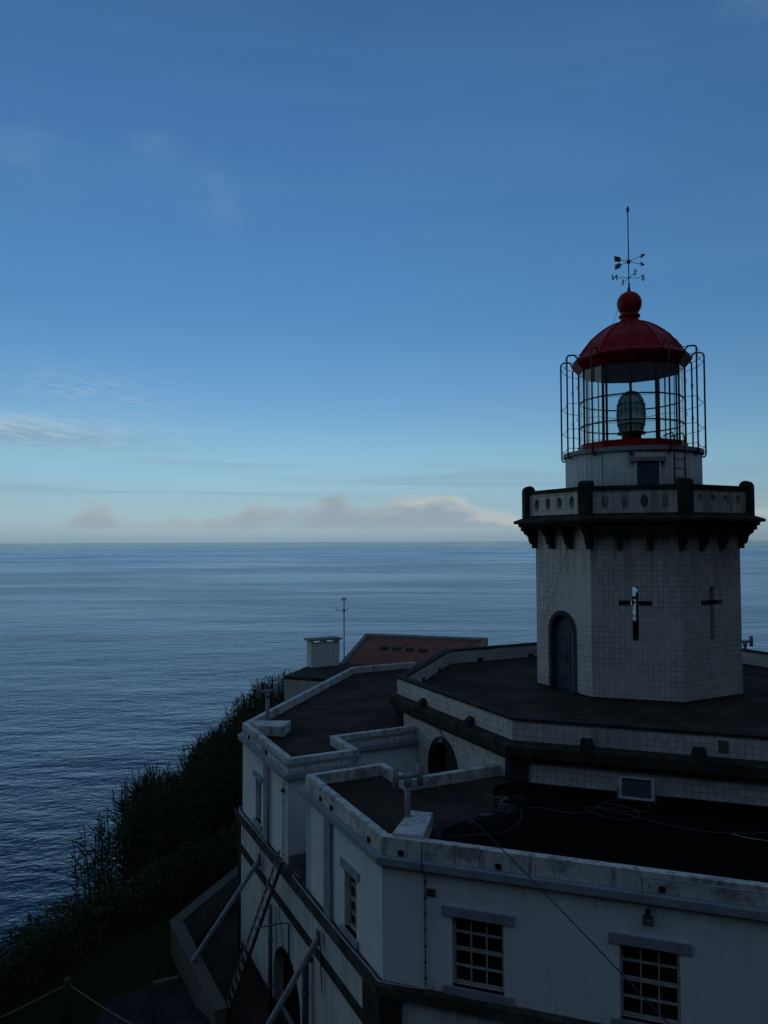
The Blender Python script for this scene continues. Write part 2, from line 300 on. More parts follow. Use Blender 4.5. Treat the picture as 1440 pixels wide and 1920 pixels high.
rg = t.m('MULTIPLY', patch, t.smooth(cdist, 200.0, 4000.0, 0.05, 0.24))
t.n.remove(t.b)
df = t.new('ShaderNodeBsdfDiffuse'); df.inputs[0].default_value = (0.004, 0.016, 0.036, 1); t.l.new(nb, df.inputs['Normal'])
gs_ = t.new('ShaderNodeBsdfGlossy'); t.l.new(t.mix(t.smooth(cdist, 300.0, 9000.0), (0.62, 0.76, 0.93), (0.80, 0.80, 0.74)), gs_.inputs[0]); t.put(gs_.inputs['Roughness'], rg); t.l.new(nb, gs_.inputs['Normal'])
fz = t.new('ShaderNodeFresnel'); fz.inputs[0].default_value = 1.333; t.l.new(nb, fz.inputs['Normal'])
mz_ = t.new('ShaderNodeMixShader'); t.l.new(fz.outputs[0], mz_.inputs[0]); t.l.new(df.outputs[0], mz_.inputs[1]); t.l.new(gs_.outputs[0], mz_.inputs[2]); t.l.new(mz_.outputs[0], t.o.inputs[0]); M['sea'] = m_

# ---------------------------------------------------------------- geometry helpers
def wloc(o):
    v = Vector((0, 0, 0))
    while o is not None: v += o.location; o = o.parent
    return v
def thing(name, label, cat, loc, group=None):
    o = bpy.data.objects.new(name, None); o.empty_display_size = 0.3; COL.objects.link(o)
    o.location = (loc[0], loc[1], loc[2]+EYE); o['label'] = label; o['category'] = cat
    if group: o['group'] = group
    return o
def tag(o, label, cat, group=None, kind=None):
    o['label'] = label; o['category'] = cat
    if group: o['group'] = group
    if kind: o['kind'] = kind
    return o
class MB:
    """collects shapes; all coordinates are relative to the camera's foot point, z relative to eye level"""
    def __init__(s): s.v = []; s.f = []; s.sm = []
    def add(s, vs, fs, smooth=False):
        b = len(s.v); s.v += [tuple(v) for v in vs]; s.f += [[b+i for i in f] for f in fs]; s.sm += [smooth]*len(fs)
    def prism(s, poly, z0, z1):
        n = len(poly); s.add([(p[0], p[1], z0) for p in poly]+[(p[0], p[1], z1) for p in poly],
            [list(range(n))[::-1], list(range(n, 2*n))]+[[i, (i+1) % n, n+(i+1) % n, n+i] for i in range(n)]); return s
    def box(s, c, d, size, z0=None):       # centre, x-direction (2D), (length, width, height)
        d = Vector((d[0], d[1])).normalized(); e = Vector((-d.y, d.x)); l, w, h = size
        P = [Vector((c[0], c[1]))+d*(l/2*a)+e*(w/2*b) for a, b in ((-1, -1), (1, -1), (1, 1), (-1, 1))]
        zz = c[2]-h/2 if z0 is None else z0
        return s.prism(P, zz, zz+h)
    def obox(s, c, ax, ay, az_, size):      # oriented box
        c = Vector(c); ax = Vector(ax).normalized()*size[0]/2; ay = Vector(ay).normalized()*size[1]/2; az_ = Vector(az_).normalized()*size[2]/2
        vs = [c+ax*i+ay*j+az_*k for k in (-1, 1) for i, j in ((-1, -1), (1, -1), (1, 1), (-1, 1))]
        s.add(vs, [[3, 2, 1, 0], [4, 5, 6, 7], [0, 1, 5, 4], [1, 2, 6, 5], [2, 3, 7, 6], [3, 0, 4, 7]]); return s
    def tube(s, path, r, n=8, smooth=True, r2=None):
        path = [Vector(p) for p in path]; rings = []
        prev = None
        for i, p in enumerate(path):
            t = (path[min(i+1, len(path)-1)]-path[max(i-1, 0)]).normalized()
            a = prev if prev is not None else (Vector((0, 0, 1)) if abs(t.z) < 0.9 else Vector((1, 0, 0)))
            a = (a-t*a.dot(t)).normalized(); prev = a; b = t.cross(a)
            rr = r if r2 is None else r+(r2-r)*i/(len(path)-1)
            rings.append([p+(a*math.cos(2*math.pi*k/n)+b*math.sin(2*math.pi*k/n))*rr for k in range(n)])
        vs = [q for ring in rings for q in ring]; fs = []
        for i in range(len(rings)-1):
            for k in range(n): fs.append([i*n+k, i*n+(k+1) % n, (i+1)*n+(k+1) % n, (i+1)*n+k])
        s.add(vs, fs, smooth); b = len(s.v)-len(vs)
        s.f += [[b+k for k in range(n)][::-1], [b+(len(rings)-1)*n+k for k in range(n)]]; s.sm += [False, False]; return s
    def lathe(s, c, prof, n=32, a0=0.0, smooth=True):
        vs = []; fs = []
        for r, z in prof:
            for k in range(n):
                a = a0+2*math.pi*k/n; vs.append((c[0]+r*math.cos(a), c[1]+r*math.sin(a), z))
        for i in range(len(prof)-1):
            for k in range(n): fs.append([i*n+k, i*n+(k+1) % n, (i+1)*n+(k+1) % n, (i+1)*n+k])
        s.add(vs, fs, smooth); b = len(s.v)-len(vs)
        if prof[0][0] > 1e-4: s.f.append([b+k for k in range(n)][::-1]); s.sm.append(False)
        if prof[-1][0] > 1e-4: s.f.append([b+(len(prof)-1)*n+k for k in range(n)]); s.sm.append(False)
        return s
    def ribbon(s, path, a, b, z0, z1, closed=False):
        """solid strip along a 2D path between offsets a and b to its left"""
        n = len(path); P = [Vector((p[0], p[1])) for p in path]
        def off(i, d):
            e1 = (P[i]-P[i-1]).normalized() if (closed or i > 0) else None
            e2 = (P[(i+1) % n]-P[i]).normalized() if (closed or i < n-1) else None
            if e1 is None: e1 = e2
            if e2 is None: e2 = e1
            n1 = Vector((-e1.y, e1.x)); n2 = Vector((-e2.y, e2.x)); m = (n1+n2).normalized()
            return P[i]+m*(d/max(0.2, m.dot(n1)))
        A = [off(i, a) for i in range(n)]; B = [off(i, b) for i in range(n)]
        vs = [(p.x, p.y, z) for z in (z0, z1) for L in (A, B) for p in L]; fs = []
        for i in range(n if closed else n-1):
            j = (i+1) % n
            fs += [[i, j, 2*n+j, 2*n+i], [n+j, n+i, 3*n+i, 3*n+j], [2*n+i, 2*n+j, 3*n+j, 3*n+i], [j, i, n+i, n+j]]
        if not closed: fs += [[0, 2*n, 3*n, n], [n-1, 2*n-1, 4*n-1, 3*n-1]]
        s.add(vs, fs); return s
    def plate(s, p0, p1, outline, holes, th, mitre=0.0, push=0.0):
        """wall slab: outline/holes in (along, z); front face on the line p0-p1, thickness to the left of it"""
        p0 = Vector((p0[0], p0[1])); p1 = Vector((p1[0], p1[1])); L = (p1-p0).length; d = (p1-p0)/L; nn = Vector((-d.y, d.x))
        loops = [outline]+list(holes); flat = [q for lp in loops for q in lp]
        tri = tessellate_polygon([[Vector((q[0], q[1], 0)) for q in lp] for lp in loops])
        def P(q, back):
            a = q[0]
            if back and mitre: a = min(max(a, mitre), L-mitre)
            xy = p0+d*a+nn*((th if back else 0)+push); return (xy.x, xy.y, q[1])
        N = len(flat); vs = [P(q, False) for q in flat]+[P(q, True) for q in flat]; fs = []
        for a, b, c in tri: fs += [[a, b, c], [N+c, N+b, N+a]]
        k = 0
        for lp in loops:
            for i in range(len(lp)): j = (i+1) % len(lp); fs.append([k+i, k+j, N+k+j, N+k+i])
            k += len(lp)
        s.add(vs, fs); return s
    def build(s, name, material, parent=None, bevel=0.0, recalc=True):
        o0 = wloc(parent) if parent is not None else Vector((0, 0, 0))
        me = bpy.data.meshes.new(name)
        me.from_pydata([(v[0]-o0.x, v[1]-o0.y, v[2]+EYE-o0.z) for v in s.v], [], s.f)
        me.polygons.foreach_set('use_smooth', s.sm)
        if recalc:
            bm = bmesh.new(); bm.from_mesh(me); bmesh.ops.recalc_face_normals(bm, faces=bm.faces); bm.to_mesh(me); bm.free()
        uvl = me.uv_layers.new(name='UVMap'); buf = [0.0]*(2*len(me.loops)); vv = me.vertices
        for pg in me.polygons:
            nx, ny, nz = pg.normal
            for li in pg.loop_indices:
                c = vv[me.loops[li].vertex_index].co
                if abs(nz) > 0.7: buf[2*li] = c.x; buf[2*li+1] = c.y
                else:
                    hl = math.hypot(nx, ny) or 1; buf[2*li] = (-ny*c.x+nx*c.y)/hl; buf[2*li+1] = c.z
        uvl.data.foreach_set('uv', buf)
        me.materials.append(M[material]); me.update()
        o = bpy.data.objects.new(name, me); COL.objects.link(o)
        if parent is not None: o.parent = parent
        if bevel:
            b = o.modifiers.new('bevel', 'BEVEL'); b.width = bevel; b.segments = 2; b.limit_method = 'ANGLE'; b.angle_limit = R(40)
        return o
def fdir(deg): return Vector((math.cos(R(deg)), math.sin(R(deg))))
U, V = fdir(-64), fdir(26)         # along the left facade, and into the building
WA, NA = fdir(-19), fdir(71)       # along the right facade, and into the building
def uv(u, v): p = U*u+V*v; return (p.x, p.y)
def wn(a, n): p = WA*a+NA*n; return (p.x, p.y)
def p3(xy, z): return (xy[0], xy[1], z)
def rect(a0, a1, z0, z1): return [(a0, z0), (a1, z0), (a1, z1), (a0, z1)]
def arch(c, hw, zb, zs, n=14, k=1.0):
    return [(c-hw, zb), (c+hw, zb)]+[(c+hw*math.cos(math.pi*i/n), zs+k*hw*math.sin(math.pi*i/n)) for i in range(n+1)]
def octo(c, s, th):
    Rr = s/2/math.sin(math.pi/8); return [(c[0]+Rr*math.cos(R(th-112.5+45*k)), c[1]+Rr*math.sin(R(th-112.5+45*k))) for k in range(8)]
# ---------------------------------------------------------------- sea and land
import numpy as np
def structure(o): o['kind'] = 'structure'; return o
def sheet(name, material, xs, ys, fz, smooth=True):
    nx, ny = len(xs), len(ys)
    vs = [(x, y, fz(x, y)) for y in ys for x in xs]
    fs = [(j*nx+i, j*nx+i+1, (j+1)*nx+i+1, (j+1)*nx+i) for j in range(ny-1) for i in range(nx-1)]
    me = bpy.data.meshes.new(name); me.from_pydata(vs, [], fs); me.polygons.foreach_set('use_smooth', [smooth]*len(fs))
    me.materials.append(M[material]); o = bpy.data.objects.new(name, me); COL.objects.link(o); return o
structure(sheet('sea', 'sea', [-40000, -8000, -1500, -300, 0, 300, 1500, 8000, 40000], [-600, -100, 0, 100, 600, 3000, 10000, 25000], lambda x, y: 0.0))
HEDGE = [(-14.0, 11.0), (-10.9, 16.0), (-9.75, 19.0), (-8.88, 21.72), (-7.25, 23.84), (-5.6, 26.83), (-4.9, 31.0)]
PLATEAU = HEDGE + [(-4.2, 42), (5, 47), (20, 44), (30, 32), (60, 5), (60, -30), (-14.5, -30)]
PP = np.array(PLATEAU, float)
def outside(x, y):
    a = PP; b = np.roll(PP, -1, axis=0); p = np.array([x, y]); d = b-a
    t = np.clip(((p-a)*d).sum(1)/(d*d).sum(1), 0, 1); dist = np.hypot(*((a+d*t[:, None]-p).T)).min()
    c = ((a[:, 1] > y) != (b[:, 1] > y)); xi = a[:, 0]+(y-a[:, 1])/np.where(b[:, 1] == a[:, 1], 1e-9, b[:, 1]-a[:, 1])*d[:, 0]
    return -dist if (np.sum(c & (x < xi)) % 2) else dist
def ground_z(x, y):
    d = outside(x, y)
    s = min(1, max(0, (y-1.0)/7.0)); z = -1.75*(1-s)-11.5*s
    if d > 0: z -= max(0, d-0.4)*0.75 + max(0, d-7)*0.7
    hill = (-y-9)*0.9 + 0.35*math.sin(x*0.7)
    hr = (x-34-0.9*max(0, y))*1.3-11.5
    nz = 0.6*math.sin(x*0.31+y*0.17)+0.4*math.sin(x*0.13-y*0.41)
    if hill > -1.75: z = max(z, hill+nz)
    if hr > z: z = hr+nz
    return max(-64.0, min(95.0, z))
xs = sorted(set([-260, -190, -140, -110, -90, -70, -60, -50, -42]+[round(-36+1.0*i, 3) for i in range(80)]+[50, 60, 75, 95, 130, 180, 260]))
ys = sorted(set([-160, -120, -95, -75, -60, -50, -40, -33, -27]+[round(-22+1.0*i, 3) for i in range(82)]+[66, 75, 90, 110, 140, 190]))
g = sheet('ground', 'lawn', xs, ys, lambda x, y: ground_z(x, y)+EYE)
g.data.materials.append(M['soil'])
for pg in g.data.polygons:
    if pg.normal.z < 0.93: pg.material_index = 1
structure(g)
rng = np.random.default_rng(5)
# paved yard at the foot of the facade and a pale path across the lawn
structure(MB().prism([uv(-23.6, 5.7), uv(-21.5, 4.2), uv(-10.0, 4.2), uv(-6, 1.5), uv(-6, 8), uv(-23.6, 8)], -11.494, -11.47).build('yard', 'roof'))
structure(MB().prism([uv(-19.1, 1.6), uv(-20.3, 2.2), uv(-20.35, 3.95), uv(-19.3, 4.1), uv(-15.0, 4.1), uv(-14.0, 0.5)], -11.494, -11.465).build('path', 'concrete_wet'))

# ---------------------------------------------------------------- lighthouse
TC = (7.884, 23.662); TO = octo(TC, 2.41, -62.5)
lh = thing('lighthouse', 'white tiled octagonal lighthouse tower with red domed lantern and dark stone gallery', 'lighthouse', (TC[0], TC[1], -4.5))
ap = 2.41/2/math.tan(math.pi/8)
def cross(c): return [(c-.085, -2.85), (c+.085, -2.85), (c+.085, -1.87), (c+.445, -1.87), (c+.445, -1.72), (c+.085, -1.72), (c+.085, -1.34), (c-.085, -1.34), (c-.085, -1.72), (c-.445, -1.72), (c-.445, -1.87), (c-.085, -1.87)]
mt = .34*math.tan(math.pi/8)
w = MB()
for k in range(8):
    a, b = TO[k], TO[(k+1) % 8]
    if k == 0: out = [(0, -4.52), (.70, -4.52), (.70, -2.72)]+[(1.19+.49*math.cos(math.pi-math.pi*i/14), -2.72+.49*math.sin(math.pi*i/14)) for i in range(1, 14)]+[(1.61, -2.72), (1.61, -4.52), (2.41, -4.52), (2.41, .40), (0, .40)]; hl = []
    else: out = rect(0, 2.41, -4.52, .40); hl = [cross(1.19)] if k in (1, 2, 4, 5, 6) else []
    w.plate(a, b, out, hl, .34, mt)
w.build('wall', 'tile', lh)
# cross shaped window glazing
for k in (1, 2):
    a = Vector(TO[k]); d = (Vector(TO[k+1])-a).normalized(); n = Vector((-d.y, d.x)); c = a+d*1.19
    gw = MB().obox((c.x+n.x*.27, c.y+n.y*.27, -2.1), (d.x, d.y, 0), (n.x, n.y, 0), (0, 0, 1), (1.0, .02, 1.6)).build('cross_window', 'glass' if k == 1 else 'pane', lh)
    fb = MB(); o_ = Vector((d.x, d.y)); ps = Vector((c.x+n.x*.25, c.y+n.y*.25))
    fb.plate(ps-o_*.5, ps+o_*.5, rect(.41, .59, -2.85, -1.34), [rect(.43, .57, -1.61, -1.36), rect(.43, .57, -2.15, -1.90), rect(.43, .57, -2.48, -2.18), rect(.43, .57, -2.83, -2.51)]+[[(.44, -1.70), (.56, -1.70), (.50, -1.78)], [(.44, -1.88), (.56, -1.88), (.50, -1.80)]], .02)
    fb.build('frame', 'metal', gw)
# dark stone base course
MB().ribbon(TO, -.035, .02, -4.5, -4.44, True).build('base_course', 'basalt', lh)
# door in the left face
a = Vector(TO[0]); d = (Vector(TO[1])-a).normalized(); n = Vector((-d.y, d.x)); q0 = a; q1 = Vector(TO[1])
ds = MB(); oa = arch(1.19, .60, -4.5, -2.72); ia = arch(1.19, .47, -4.5, -2.72)
ring = [oa[0]]+oa[:1]
o_ = [(1.19-.60, -4.5)]+[(1.19+.60*math.cos(math.pi-math.pi*i/16), -2.72+.60*math.sin(math.pi*i/16)) for i in range(17)]+[(1.79, -4.5), (1.66, -4.5)]+[(1.19+.47*math.cos(math.pi*i/16), -2.72+.47*math.sin(math.pi*i/16)) for i in range(17)]+[(.72, -4.5)]
ds.plate(q0, q1, o_, [], .25, 0, -.035); ds.build('door_surround', 'surround', lh)
dd = MB(); dd.plate(q0, q1, arch(1.19, .49, -4.5, -2.72), [], .06, 0, .14)
for i in range(7):
    s_ = .80+i*.13
    top_ = -2.72+math.sqrt(max(.01, .47**2-(s_-1.19)**2))-.04
    dd.plate(q0, q1, rect(s_-.05, s_+.05, -4.46, min(top_, -2.9)), [], .02, 0, .122)
dd.plate(q0, q1, rect(.72, 1.66, -2.88, -2.80), [], .03, 0, .11)
door = dd.build('door', 'blue_door', lh)
MB().obox((q0.x+d.x*1.26+n.x*.1, q0.y+d.y*1.26+n.y*.1, -3.55), (d.x, d.y, 0), (n.x, n.y, 0), (0, 0, 1), (.035, .06, .14)).build('handle', 'rod', door)
# gallery cornice in layers
def oc(ap_): return octo(TC, 2*ap_*math.tan(math.pi/8), -62.5)
gl_ = MB(); gl_.prism(oc(3.42), .38, .48); gl_.build('cornice_moulding', 'basalt', lh)
g2 = MB(); A_ = oc(3.56); B_ = oc(3.24)
g2.add([p3(p, .48) for p in A_]+[p3(p, .56) for p in A_]+[p3(p, .68) for p in B_], [list(range(8))[::-1], list(range(16, 24))]+[[i, (i+1) % 8, 8+(i+1) % 8, 8+i] for i in range(8)]+[[8+i, 8+(i+1) % 8, 16+(i+1) % 8, 16+i] for i in range(8)])
g2.build('gallery_slab', 'basalt', lh)
# brackets
prof = [(0, -.28), (.13, -.28), (.13, -.16), (.20, -.13), (.24, -.02), (.25, .06), (.30, .12), (.38, .17), (.40, .25), (.48, .26), (.48, .385), (0, .385)]
def bracket(c, outw):
    o2 = Vector(outw).normalized(); s2 = Vector((-o2.y, o2.x)); mb = MB(); N_ = len(prof)
    vs = [(c[0]+o2.x*(r-.02)+s2.x*h, c[1]+o2.y*(r-.02)+s2.y*h, z) for h in (-.085, .085) for r, z in prof]
    mb.add(vs, [list(range(N_))[::-1], list(range(N_, 2*N_))]+[[i, (i+1) % N_, N_+(i+1) % N_, N_+i] for i in range(N_)])
    return mb.build('bracket', 'basalt', lh, 0.012)
for k in range(8):
    a = Vector(TO[k]); b = Vector(TO[(k+1) % 8]); d = (b-a).normalized(); out = Vector((d.y, -d.x))
    bracket(a, (a-Vector(TC)))
    for s_ in (.80, 1.60): bracket(a+d*s_, out)
# parapet panels with oval openings
PO = oc(3.20); Ls = (Vector(PO[1])-Vector(PO[0])).length
for k in range(8):
    holes = [[(Ls/2+o*.52+.105*math.cos(t_), 1.05+.185*math.sin(t_)) for t_ in [2*math.pi*i/18 for i in range(18)]] for o in (-1.5, -.5, .5, 1.5)]
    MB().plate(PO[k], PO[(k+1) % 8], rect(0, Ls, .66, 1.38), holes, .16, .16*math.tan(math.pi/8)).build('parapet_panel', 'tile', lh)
MB().ribbon(PO, -.05, .21, 1.38, 1.49, True).build('coping', 'basalt', lh)
MB().ribbon(PO, -.03, .0, .66, .72, True).build('skirting', 'basalt', lh)
for k in range(8):
    c = Vector(PO[k]); o2 = (c-Vector(TC)).normalized(); s2 = Vector((-o2.y, o2.x)); mb = MB()
    c = c-o2*.10
    pr = [(-.17, .62), (.17, .62), (.17, 1.50)]+[(.17*math.cos(math.pi*i/10), 1.50+.16*math.sin(math.pi*i/10)) for i in range(1, 10)]+[(-.17, 1.50)]
    N_ = len(pr); mb.add([(c.x+o2.x*a+s2.x*h, c.y+o2.y*a+s2.y*h, z) for h in (-.20, .20) for a, z in pr], [list(range(N_))[::-1], list(range(N_, 2*N_))]+[[i, (i+1) % N_, N_+(i+1) % N_, N_+i] for i in range(N_)])
    mb.build('pier', 'basalt', lh, 0.045)
# drum
AX = (7.90, 23.70); CA = -108.4
MB().lathe(AX, [(2.06, .60), (2.06, 2.60)], 64).build('drum', 'drum', lh)
MB().lathe(AX, [(2.06, 2.59), (2.13, 2.60), (2.13, 2.72), (2.04, 2.735), (1.5, 2.75)], 64, smooth=False).build('drum_cornice', 'trim', lh)
def pol(r, al, z): a_ = R(CA+al); return Vector((AX[0]+r*math.cos(a_), AX[1]+r*math.sin(a_), z))
def radial_box(mb, al, r, size, z):      # tangential length, radial depth, height
    a_ = R(CA+al); o2 = Vector((math.cos(a_), math.sin(a_), 0)); mb.obox(pol(r, al, z), (-o2.y, o2.x, 0), o2, (0, 0, 1), size)
mb = MB(); radial_box(mb, 12, 2.05, (.63, .12, 1.58), 1.46); ddoor = mb.build('drum_door', 'blue_door', lh)
mb = MB()
for s_ in (-.34, .34):
    a_ = R(CA+12); o2 = Vector((math.cos(a_), math.sin(a_), 0)); t2 = Vector((-o2.y, o2.x, 0)); mb.obox(pol(2.07, 12, 1.46)+t2*s_, t2, o2, (0, 0, 1), (.05, .14, 1.6))
mb.build('jamb', 'drum', ddoor)
mb = MB(); radial_box(mb, 12, 2.07, (1.02, .22, .12), 2.32); mb.build('lintel', 'trim', ddoor)
# lantern room
A12 = R(CA-.5)
MB().lathe(AX, [(1.71, 2.74), (1.71, 2.80), (1.67, 2.82), (1.67, 2.98), (1.63, 3.0), (1.50, 3.0), (1.50, 2.76)], 12, A12, False).build('lantern_base', 'red', lh)
for k in range(12):
    al = -.5+30*k
    mu = MB().tube([pol(1.61, al, 2.98), pol(1.61, al, 5.40)], .032, 6).build('mullion', 'redbar', lh)
    MB().tube([pol(1.535, al, 2.98), pol(1.535, al, 5.40)], .014, 6).build('inner_post', 'metal', mu)
    gp = MB(); a_, b_ = pol(1.61, al, 0), pol(1.61, al+30, 0)
    gp.add([(a_.x, a_.y, 3.0), (b_.x, b_.y, 3.0), (b_.x, b_.y, 5.36), (a_.x, a_.y, 5.36)], [[0, 1, 2, 3]]); gp.build('glass_pane', 'glass', lh)
    for z_ in (3.58, 4.37):
        MB().tube([pol(1.62, al, z_), pol(1.62, al+30, z_)], .024, 6).build('glazing_bar', 'redbar', mu)
    if k in (2, 3, 9, 10):
        for z_ in (3.75, 4.75):
            hb = MB(); P_ = [pol(1.76, al, z_-.05), pol(1.85, al, z_-.05), pol(1.85, al, z_+.05), pol(1.76, al, z_+.05)]; hb.tube(P_, .010, 5)
            hb.build('handle', 'metal', mu)
# dome
MB().lathe(AX, [(1.59, 5.30), (1.66, 5.38), (1.84, 5.60), (1.86, 5.66), (1.79, 5.70), (1.70, 5.78), (1.62, 5.88), (1.50, 6.08), (1.36, 6.26), (1.16, 6.44), (.92, 6.63), (.64, 6.80), (.40, 6.90), (.33, 6.93)], 12, A12, False).build('dome', 'red', lh)
MB().lathe(AX, [(1.50, 5.34), (1.58, 5.31), (1.58, 5.7), (1.54, 5.72), (0.02, 5.9)], 12, A12, False).build('ceiling', 'basalt', lh)
rb = MB(); dp = [(1.70, 5.79), (1.62, 5.89), (1.50, 6.09), (1.36, 6.27), (1.16, 6.45), (.92, 6.64), (.64, 6.81), (.40, 6.91)]
for k in range(12): rb.tube([pol(r, -.5+30*k, z) for r, z in dp], .022, 5)
rb.build('dome_seams', 'red', lh)
MB().lathe(AX, [(.36, 6.90), (.29, 7.0), (.27, 7.06), (.32, 7.09), (.335, 7.13), (.32, 7.17), (.27, 7.19), (.25, 7.22), (.30, 7.28), (.355, 7.38), (.385, 7.50), (.385, 7.60), (.35, 7.72), (.28, 7.82), (.18, 7.89), (.07, 7.93), (.045, 7.98), (.03, 8.05), (0.0, 8.06)], 32).build('ball_finial', 'red', lh)
# outer cage of bent pipes with wire rings
for k in range(12):
    al = -.5+30*k
    if k == 0:
        mb = MB(); radial_box(mb, al, 2.09, (.10, .16, .08), 2.50); mb.build('pipe_stub', 'rod', lh); continue
    MB().tube([pol(1.78, al, 5.66), pol(1.92, al, 5.80), pol(2.13, al, 5.77), pol(2.175, al, 5.70), pol(2.175, al, 5.0), pol(2.175, al, 4.0), pol(2.175, al, 3.2), pol(2.175, al, 2.60), pol(2.14, al, 2.53), pol(2.03, al, 2.53)], .027, 8).build('cage_pipe', 'redbar', lh)
for z_ in (5.74, 5.52, 4.25, 3.45, 2.85):
    P_ = []
    for k in range(1, 12):
        al = -.5+30*k
        P_ += [pol(2.175, al, z_), pol(2.08, al+15, z_-.07)] if k < 11 else [pol(2.175, al, z_)]
    MB().tube(P_, .010, 5, False).build('cage_wire', 'redbar', lh)
    MB().tube([pol(2.175, -30.5, z_+.0), pol(2.175, 29.5, z_+.0)], .007, 4, False).build('cage_wire', 'redbar', lh)
# ladder from the gallery to the lantern
ld = MB()
for s_ in (-4.6, 4.6): ld.tube([pol(2.30, 35+s_, .66), pol(2.29, 35+s_, 2.95), pol(2.22, 35+s_, 3.08), pol(1.78, 35+s_, 3.05)], .022, 6)
for i in range(8): ld.tube([pol(2.30, 30.4, .95+.27*i), pol(2.30, 39.6, .95+.27*i)], .014, 6)
ld.build('gallery_ladder', 'redbar', lh)
# lens
ln = MB().lathe(AX, [(.30, 3.36), (.37, 3.42), (.415, 3.60), (.445, 3.80), (.455, 3.98), (.445, 4.14), (.425, 4.27), (.39, 4.40), (.32, 4.53), (.22, 4.64), (.12, 4.70), (.04, 4.73)], 24).build('fresnel_lens', 'lens', lh)
lf = MB()
for k in range(8): lf.tube([pol(r_q, 22+45*k, z_q) for r_q, z_q in ((.38, 3.38), (.425, 3.60), (.455, 3.80), (.465, 3.98), (.455, 4.14), (.435, 4.27), (.40, 4.41), (.33, 4.54), (.23, 4.65), (.10, 4.72))], .010, 5)
lf.lathe(AX, [(.40, 4.25), (.45, 4.26), (.45, 4.28), (.40, 4.29)], 24).lathe(AX, [(.40, 3.33), (.45, 3.34), (.45, 3.39), (.40, 3.40)], 24).lathe(AX, [(.40, 3.62), (.44, 3.63), (.44, 3.65), (.40, 3.66)], 24).lathe(AX, [(.05, 4.69), (.03, 4.80), (.0, 4.83)], 12)
lf.build('lens_frame', 'lens_frame', ln)
MB().lathe(AX, [(.30, 2.75), (.30, 3.28), (.34, 3.34), (.30, 3.37)], 20).build('lens_pedestal', 'lens_frame', lh)
# weather vane
vane = MB().tube([(AX[0], AX[1], 7.93), (AX[0], AX[1], 8.18)], .055, 10, r2=.02).tube([(AX[0], AX[1], 8.1), (AX[0], AX[1], 10.60)], .018, 8).lathe(AX, [(.0, 10.50), (.03, 10.53), (.045, 10.60), (.03, 10.68), (.0, 10.76)], 10).lathe(AX, [(0, 8.14), (.045, 8.18), (0, 8.22)], 12)
for k in range(4): vane.tube([(AX[0], AX[1], 10.63), (AX[0]+.10*math.cos(k*1.57), AX[1]+.10*math.sin(k*1.57), 10.66)], .005, 4)
vo = vane.build('vane_rod', 'rod', lh)
hub = MB().lathe(AX, [(0, 8.84), (.05, 8.86), (.07, 8.92), (.05, 8.97), (0, 8.99)], 14).lathe(AX, [(0, 8.35), (.045, 8.39), (0, 8.43)], 12).build('hub', 'copper', vo)
LAT = fdir(-18.4); DEP = fdir(71.6)
for sg in (-1, 1):
    d2 = (LAT*.72+DEP*sg*.69).normalized(); e2 = Vector((-d2.y, d2.x)); ar = MB()
    P = lambda a_, z, h=0: (AX[0]+d2.x*a_+e2.x*h, AX[1]+d2.y*a_+e2.y*h, 8.92+z)
    ar.tube([P(-.50, 0), P(.55, 0)], .011, 6)
    for pts in ([(.70, 0), (.50, .075), (.55, 0), (.50, -.075)], [(-.32, 0), (-.37, .08), (-.62, .08), (-.56, .03), (-.60, 0), (-.56, -.03), (-.62, -.08), (-.37, -.08)]):
        N_ = len(pts); ar.add([P(a_, z, h) for h in (-.012, .012) for a_, z in pts], [list(range(N_))[::-1], list(range(N_, 2*N_))]+[[i, (i+1) % N_, N_+(i+1) % N_, N_+i] for i in range(N_)])
    ar.build('arrow', 'copper', vo)
NS = fdir(2); EO = fdir(-84)
cb = MB()
for d2 in (NS, EO): cb.tube([(AX[0]-d2.x*.38, AX[1]-d2.y*.38, 8.39), (AX[0]+d2.x*.38, AX[1]+d2.y*.38, 8.39)], .009, 6)
cb.build('cardinal_arms', 'rod', vo)
def letter(ch, d2, dist, flip):
    cu = bpy.data.curves.new('letter_'+ch, 'FONT'); cu.body = ch; cu.size = .25; cu.extrude = .008; cu.offset = .006; cu.align_x = 'CENTER'; cu.align_y = 'CENTER'
    tmp = bpy.data.objects.new('tmp', cu); COL.objects.link(tmp); dg = bpy.context.evaluated_depsgraph_get()
    me = bpy.data.meshes.new_from_object(tmp.evaluated_get(dg)); bpy.data.objects.remove(tmp)
    mb = MB(); dd_ = Vector((d2.x, d2.y)); c = Vector(AX)+dd_*dist; nrm = Vector((-dd_.y, dd_.x))
    sgn = flip
    mb.add([(c.x+dd_.x*v.co.x*sgn+nrm.x*v.co.z, c.y+dd_.y*v.co.x*sgn+nrm.y*v.co.z, 8.39+v.co.y) for v in me.vertices], [list(p.vertices) for p in me.polygons])
    mb.build('letter', 'copper', vo)
letter('N', NS, -.46, -1); letter('S', NS, .46, 1); letter('O', EO, .46, 1); letter('E', EO, -.46, -1)
